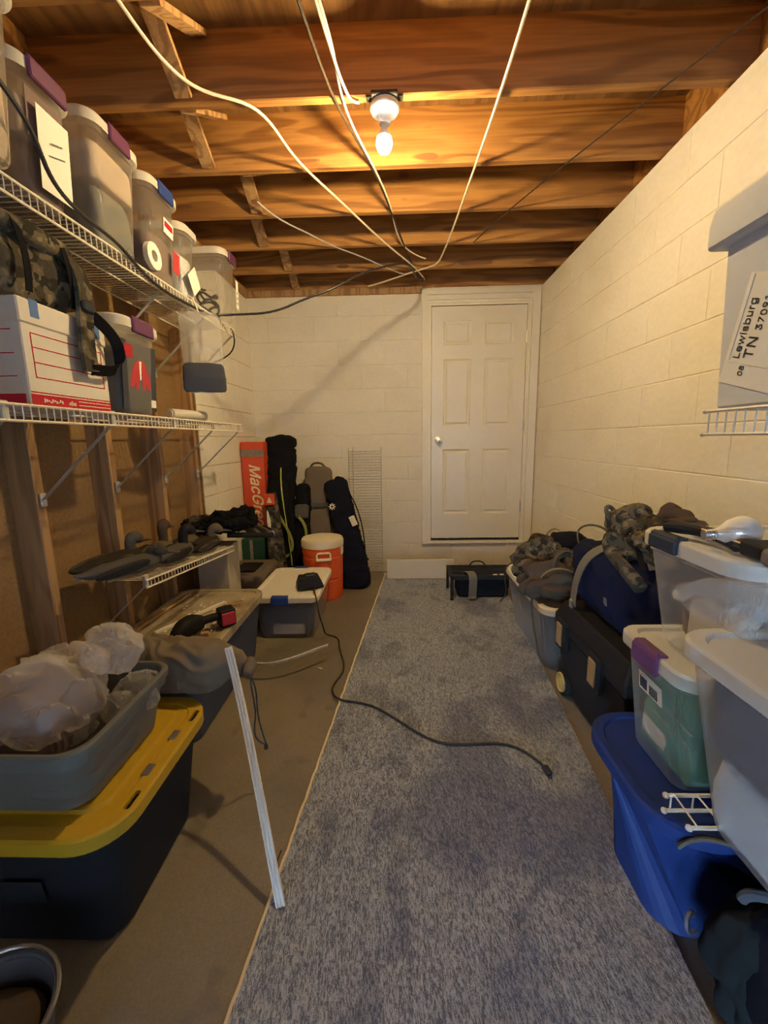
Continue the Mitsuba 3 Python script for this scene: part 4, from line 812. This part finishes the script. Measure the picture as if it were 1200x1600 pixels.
# ------------------------------------------------------------------ right: stack by the camera
bt_ = thing('storage_tote', 'blue plastic tote on the floor beneath the clear bins', 'storage tote')
put('body', mv(loft([r3(rrect(.44, .26, .07), 0), r3(rrect(.46, .28, .08), .008), r3(rrect(.545, .385, .11, 8), .335), r3(rrect(.56, .40, .11, 8), .34), r3(rrect(.56, .40, .11, 8), .36)]), (.875, 1.005, 0)), 'tote_blue', bt_, smooth=55)
put('lid', mv(loft([r3(rrect(.60, .435, .13, 9), .345), r3(rrect(.605, .44, .13, 9), .35), r3(rrect(.605, .44, .13, 9), .378), r3(rrect(.59, .425, .125, 9), .384), r3(rrect(.55, .385, .11, 9), .384), r3(rrect(.54, .375, .105, 9), .377)]), (.875, 1.005, 0)), 'tote_blue', bt_, smooth=35)
gbn = storage_bin('storage_bin', 'clear bin full of green paper with a purple latch, on the blue tote', (.895, 1.005, .386), .50, .265, .326, latch='latch_purple', sides=(-1,), lw=.105, taper=.06, r=.035)
put('shipping_sticker', card(.095, .05, (.650, 1.045, .585), (0, -1, 0), (-.1, 0, 1)), 'paper', gbn, smooth=False, label='white barcode sticker')
put('barcode', cat(*[card(.003, .026, (.6485, 1.00-.006*k, .590), (0, -1, 0), (-.1, 0, 1)) for k in range(6)], card(.03, .03, (.6485, 1.04, .592), (0, -1, 0), (-.1, 0, 1))), 'ink', gbn, smooth=False)
gp = thing('green_packet', 'large green paper packet inside the clear bin on the blue tote', 'packet')
put('sheet', hull(V([(x+.05*(z-.42), y, z) for x in (.700, .98) for y in (.905, 1.10) for z in (.405, .625)])), 'green_paper', gp, smooth=False)
for k, (z, m, h_) in enumerate(((.535, 'paper', .003), (.425, 'paper', .045), (.50, 'foam_grey', .003))): put('printed_bar', card(.185 if k != 1 else .10, h_, (.6985+.05*(z-.42), 1.095, z), (0, -1, 0), (.05, 0, 1)), m, gp, smooth=False)
rs = thing('wire_shelf', 'cut piece of white wire shelf lying under the front clear bin on the blue tote', 'shelf')
for (y, z) in ((.842, .441), (.842, .401), (.765, .4365), (.56, .438)): put('rail', rod((.604, y, z), (1.20, y, z), .0045), 'wire_white', rs); put('end_cap', mv(trimesh.creation.icosphere(1, .0072), (.606, y, z)), 'wire_white', rs)
put('deck_wires', cat(*[tube([(x, .56, .443), (x, .838, .446), (x, .8465, .441), (x, .8465, .402)], .0022, 5) for x in np.arange(.672, 1.2, .0508)], tube([(.622, .765, .441), (.622, .838, .446), (.622, .8465, .441), (.622, .8465, .402)], .0022, 5)), 'wire_white', rs, kind='stuff')
ub = storage_bin('storage_bin', 'clear bin with a black latch under tools and a light bulb', (.90, .955, .716), .47, .335, .288, latch='latch_black', sides=(-1,), lw=.105, taper=.07, r=.05, loff=.055, lt=.034)
fold((.91, .97, .727), .34, .22, .10, 131, 'mauve_fabric', 'brownish papers and cloth low in the tool topped bin', .03)
one('paper_bag', mv(rbox(.05, .14, .13, .012), (.735, .91, .732), rz=4), 'paper', 'white printed packet inside the tool topped bin', 'packet')
one('folded_fabric', mv(crumple(.34, .24, .10, 133, .02), (.88, .98, .80)), 'foam_grey', 'grey plastic wrap inside the tool topped bin', 'wrap', smooth=True)
uz = 1.007
lbk = thing('light_bulb', 'large white light bulb lying on the bin lid', 'light bulb')
bprof = [(x*.74, z*.74) for x, z in [(0, -.062), (.013, -.062), (.0135, -.034), (.016, -.030), (.022, -.018), (.038, .004), (.046, .030), (.046, .045), (.038, .062), (.022, .074), (0, .078)]]
put('globe', mv(lathe(bprof[2:], 32), (.705, .885, uz+.036), ry=84, rz=0-8), 'bulb_glass', lbk, smooth=True)
put('screw_base', mv(cat(trimesh.creation.cylinder(.0105, .024, sections=20, transform=trimesh.transformations.translation_matrix((0, 0, -.036))), *[mv(trimesh.creation.torus(.0104, .0016, 20, 6), (0, 0, z)) for z in (-.029, -.034, -.039, -.044)]), (.705, .885, uz+.036), ry=84, rz=-8), 'steel', lbk)
ml = thing('multi_tool', 'black handled folding tool with yellow edges on the bin lid', 'hand tool')
put('handle', tube(spline([(.685, 1.055, uz+.014), (.705, .99, uz+.02), (.715, .93, uz+.018), (.705, .86, uz+.014)], 18), np.interp(np.linspace(0, 1, 18), [0, .2, .5, 1], [.013, .015, .011, .013]), 10), 'tool_black', ml)
put('handle', tube(spline([(.735, 1.05, uz+.014), (.735, .99, uz+.018), (.725, .93, uz+.016), (.715, .87, uz+.012)], 18), .011, 10), 'olive_dark', ml)
for k in range(2): put('yellow_edge', rod((.70+.03*k, .955, uz+.03), (.70+.035*k, .84, uz+.024), .0028, 5), 'text_cream', ml)
put('jaw', softloft([(.72, .92, uz+.014), (.708, .85, uz+.014), (.69, .80, uz+.010)], [.034, .036, .012], [.018, .018, .008], .8, 20, 14, .001, 30, 2, (1, 0, 0)), 'tool_black', ml)
wt = one('wallet', mv(rbox(.17, .10, .032, .008), (.765, .775, uz+.004), rz=-8), 'tool_black', 'black flat case beside the large light bulb', 'case')
one('wallet', mv(rbox(.15, .075, .035, .012), (.735, .715, uz+.003), rz=-12), 'case_brown', 'dark brown pouch at the near edge of the bin lid', 'pouch')
one('mallet_stick', mv(trimesh.creation.cylinder(.013, .20, sections=14), (.90, .83, uz+.014), ry=90, rz=4), 'wood_tan', 'tan wooden stick behind the black flat case', 'stick')
ab = storage_bin('storage_bin', 'large clear bin with a milky lid nearest the camera on the right', (.848, .570, .449), .51, .545, .392, mat_='hazy_plastic', taper=.10, r=.06)
plain('mauve_grey', (.085, .078, .085), .9, .04)
one('folded_fabric', mv(lump(.405, .440, .175, 141, .014, 9, .2, 5), (.848, .570, .460)), 'light_fabric', 'pale blue towels at the bottom of the bin nearest the camera', 'towel', smooth=True)
one('folded_fabric', mv(lump(.44, .475, .165, 142, .014, 9, .2, 4), (.848, .570, .625)), 'mauve_grey', 'grey clothing on the pale towels in the bin nearest the camera', 'clothing', smooth=True)
az = .449+.392-.005
sc_ = thing('bolt', 'steel bolt lying on the milky lid nearest the camera', 'bolt')
put('shank', rod((.715, .665, az+.008), (.765, .655, az+.006), .0035, 8), 'steel', sc_); put('head', rod((.709, .666, az+.009), (.716, .665, az+.009), .0085, 12), 'steel', sc_)
dbg = thing('dark_bag', 'dark soft bag with an olive strap in the lower right corner', 'bag')
put('shell', softloft([(.955, .05, .12), (.95, .30, .17), (.935, .52, .19), (.915, .745, .185)], [.44, .56, .58, .55, .46], [.24, .34, .37, .36, .30], .6, 48, 50, .025, 7, 151, (1, 0, 0), .3), 'navy_fabric', dbg, smooth=True)
put('end_fold', wrinkle(mv(lump(.36, .16, .33, 152, .03, 9, .7, 5, 1.4), (.83, .71, .01)), .006, 30, 4), 'soft_black', dbg, smooth=True)
strip('strap', [(.628, .815, .345), (.665, .80, .375), (.735, .755, .385), (.80, .68, .388), (.86, .58, .388)], .055, (.2, .6, -.45), 'olive_dark', dbg, 'olive webbing strap', .006)
put('handle_loop', tube([(.685, .71, .33), (.695, .69, .365), (.735, .67, .375), (.765, .67, .365), (.77, .68, .34)], .010, 8, 24), 'dark_fabric', dbg)
put('buckle', tube([(.650, .775, .20), (.628, .765, .21), (.622, .755, .19), (.645, .76, .18)], .005, 6, 16), 'steel_dark', dbg)

# ------------------------------------------------------------------ right: upper shelf and the labelled box
wire_shelf('wire_shelf', 'upper wire shelf on the right under the labelled box', XR, .722, -.25, 1.018, 1.303, lip=.052, pitch=.0254)
lbx = thing('foam_box', 'grey white foam box with a lid and an address label on the upper right shelf', 'box')
put('carton', hull(np.vstack([mv(cbox(.46, .50, .02, .004), (.965, .755, 1.309)).vertices, mv(cbox(.475, .52, .02, .004), (.965, .755, 1.645)).vertices])), 'foam_grey', lbx, smooth=False)
put('lid', mv(hull(np.vstack([mv(cbox(.53, .575, .055, .006), (0, 0, 0)).vertices, mv(cbox(.52, .565, .03, .006), (0, 0, .055)).vertices])), (.965, .755, 1.652)), 'foam_grey', lbx, smooth=20)
lx_ = .7335
U = V([-.022, -.30, 1.0]); U /= np.linalg.norm(U); R_ = V([-.0, -1.0, -.30]); R_ /= np.linalg.norm(R_)
o = V([lx_-.0015, 1.000, 1.368])
sh = put('address_label', card(.16, .215, o, R_, U), 'paper', lbx, smooth=False, label='white address label')
def lab(name, s, h, a, b, bold=False, m='ink'): text(name, s, h, o+R_*a+U*b+V([-.0016, 0, 0]), U, -R_, m, lbx, bold)
lab('lettering', 'Lewisburg', .0175, .038, .052); lab('lettering', 'TN', .0235, .072, .055); lab('lettering', '37091', .0150, .072, .110)
lab('lettering', '08', .0125, .060, .020)
put('label_line', cat(card(.155, .0005, o+R_*.003+U*.044+V([-.0014, 0, 0]), R_, U), card(.0005, .165, o+R_*.012+U*.048+V([-.0014, 0, 0]), R_, U)), 'foam_grey', lbx, smooth=False)

# ------------------------------------------------------------------ cables under the joists and on the walls
zc = ZJ-.006
def cable(name, label, pts, r, m, n=80): return one(name, tube(pts, r, 7, n), m, label, 'cable')
cable('ceiling_cable', 'white cable that bends around the bridging on the left and runs to the door', [(-.83, 1.25, zc), (-.79, 1.42, zc), (-.772, 1.567, zc-.006), (-.694, 1.715, zc-.014), (-.55, 1.80, zc-.01), (-.457, 2.051, zc-.006), (-.33, 2.36, zc-.012), (-.202, 2.653, zc-.008), (-.04, 2.98, zc-.016), (.113, 3.293, zc-.008), (.243, 3.635, zc)], .0058, 'cable_white')
cable('ceiling_cable', 'dark brown cable running lengthwise just left of the lamp', [(-.30, 1.25, zc), (-.271, 1.441, zc), (-.221, 1.788, zc), (-.102, 2.201, zc), (-.048, 2.409, zc-.01), (.062, 2.989, zc-.006), (.23, 3.676, zc)], .0052, 'cable_brown')
cable('ceiling_cable', 'short cream cable ending beside the lampholder', [(-.235, 1.25, zc), (-.22, 1.444, zc), (-.201, 1.584, zc-.003), (-.165, 1.78, zc-.004), (-.150, 1.815, zc-.002), (-.125, 1.826, zc-.002)], .0055, 'cable_white')
cable('ceiling_cable', 'cream cable passing left of the lamp next to the dark brown cable', [(-.225, 1.25, zc), (-.210, 1.444, zc), (-.194, 1.60, zc), (-.190, 1.76, zc), (-.10, 2.178, zc), (-.016, 2.531, zc-.012), (.071, 3.036, zc-.004), (.226, 3.247, zc)], .0048, 'cable_white')
cable('ceiling_cable', 'white cable to the right of the lamp that curls left at the door', [(.405, 1.25, zc), (.407, 1.473, zc), (.406, 1.66, zc), (.399, 1.914, zc-.004), (.387, 2.183, zc-.01), (.375, 2.47, zc-.012), (.364, 2.762, zc-.008), (.335, 3.20, zc-.006), (.30, 3.34, zc-.006), (.20, 3.43, zc-.004), (0, 3.58, zc-.006), (-.22, 3.757, zc)], .0058, 'cable_white')
cable('ceiling_cable', 'thin dark wire crossing the joists on the right', [(1.16, 1.48, zc), (1.045, 1.729, zc), (.84, 2.186, zc), (.66, 2.62, zc), (.525, 3.02, zc)], .0032, 'cable_brown')
cable('ceiling_cable', 'thin grey cable from the third bridging toward the back wall', [(-.74, 2.50, zc+.02), (-.701, 2.553, zc), (-.535, 2.821, zc), (-.40, 2.99, zc-.006), (-.248, 3.161, zc), (-.12, 3.299, zc-.004), (.096, 3.531, zc)], .0048, 'wire_grey')
cable('shelf_cable', 'black cable draped along the top shelf front and across the room to the joists', [(-.895, .90, 2.16), (-.895, .985, 2.115), (-.898, 1.08, 2.075), (-.905, 1.165, 2.03), (-.93, 1.235, 1.985), (-.955, 1.315, 1.965), (-.968, 1.45, 1.952), (-.968, 1.581, 1.94), (-.968, 1.70, 1.905), (-.967, 1.80, 1.887), (-.967, 2.0, 1.888), (-.967, 2.225, 1.90), (-.966, 2.40, 1.935), (-.843, 2.45, 1.951), (-.701, 2.46, 1.961), (-.613, 2.47, 1.985), (-.523, 2.48, 2.022), (-.362, 2.50, 2.081), (-.208, 2.62, 2.196), (-.062, 2.78, 2.297), (.038, 2.88, 2.350), (.13, 3.15, 2.415), (.235, 3.6, 2.510)], .006, 'cable_black', 160)
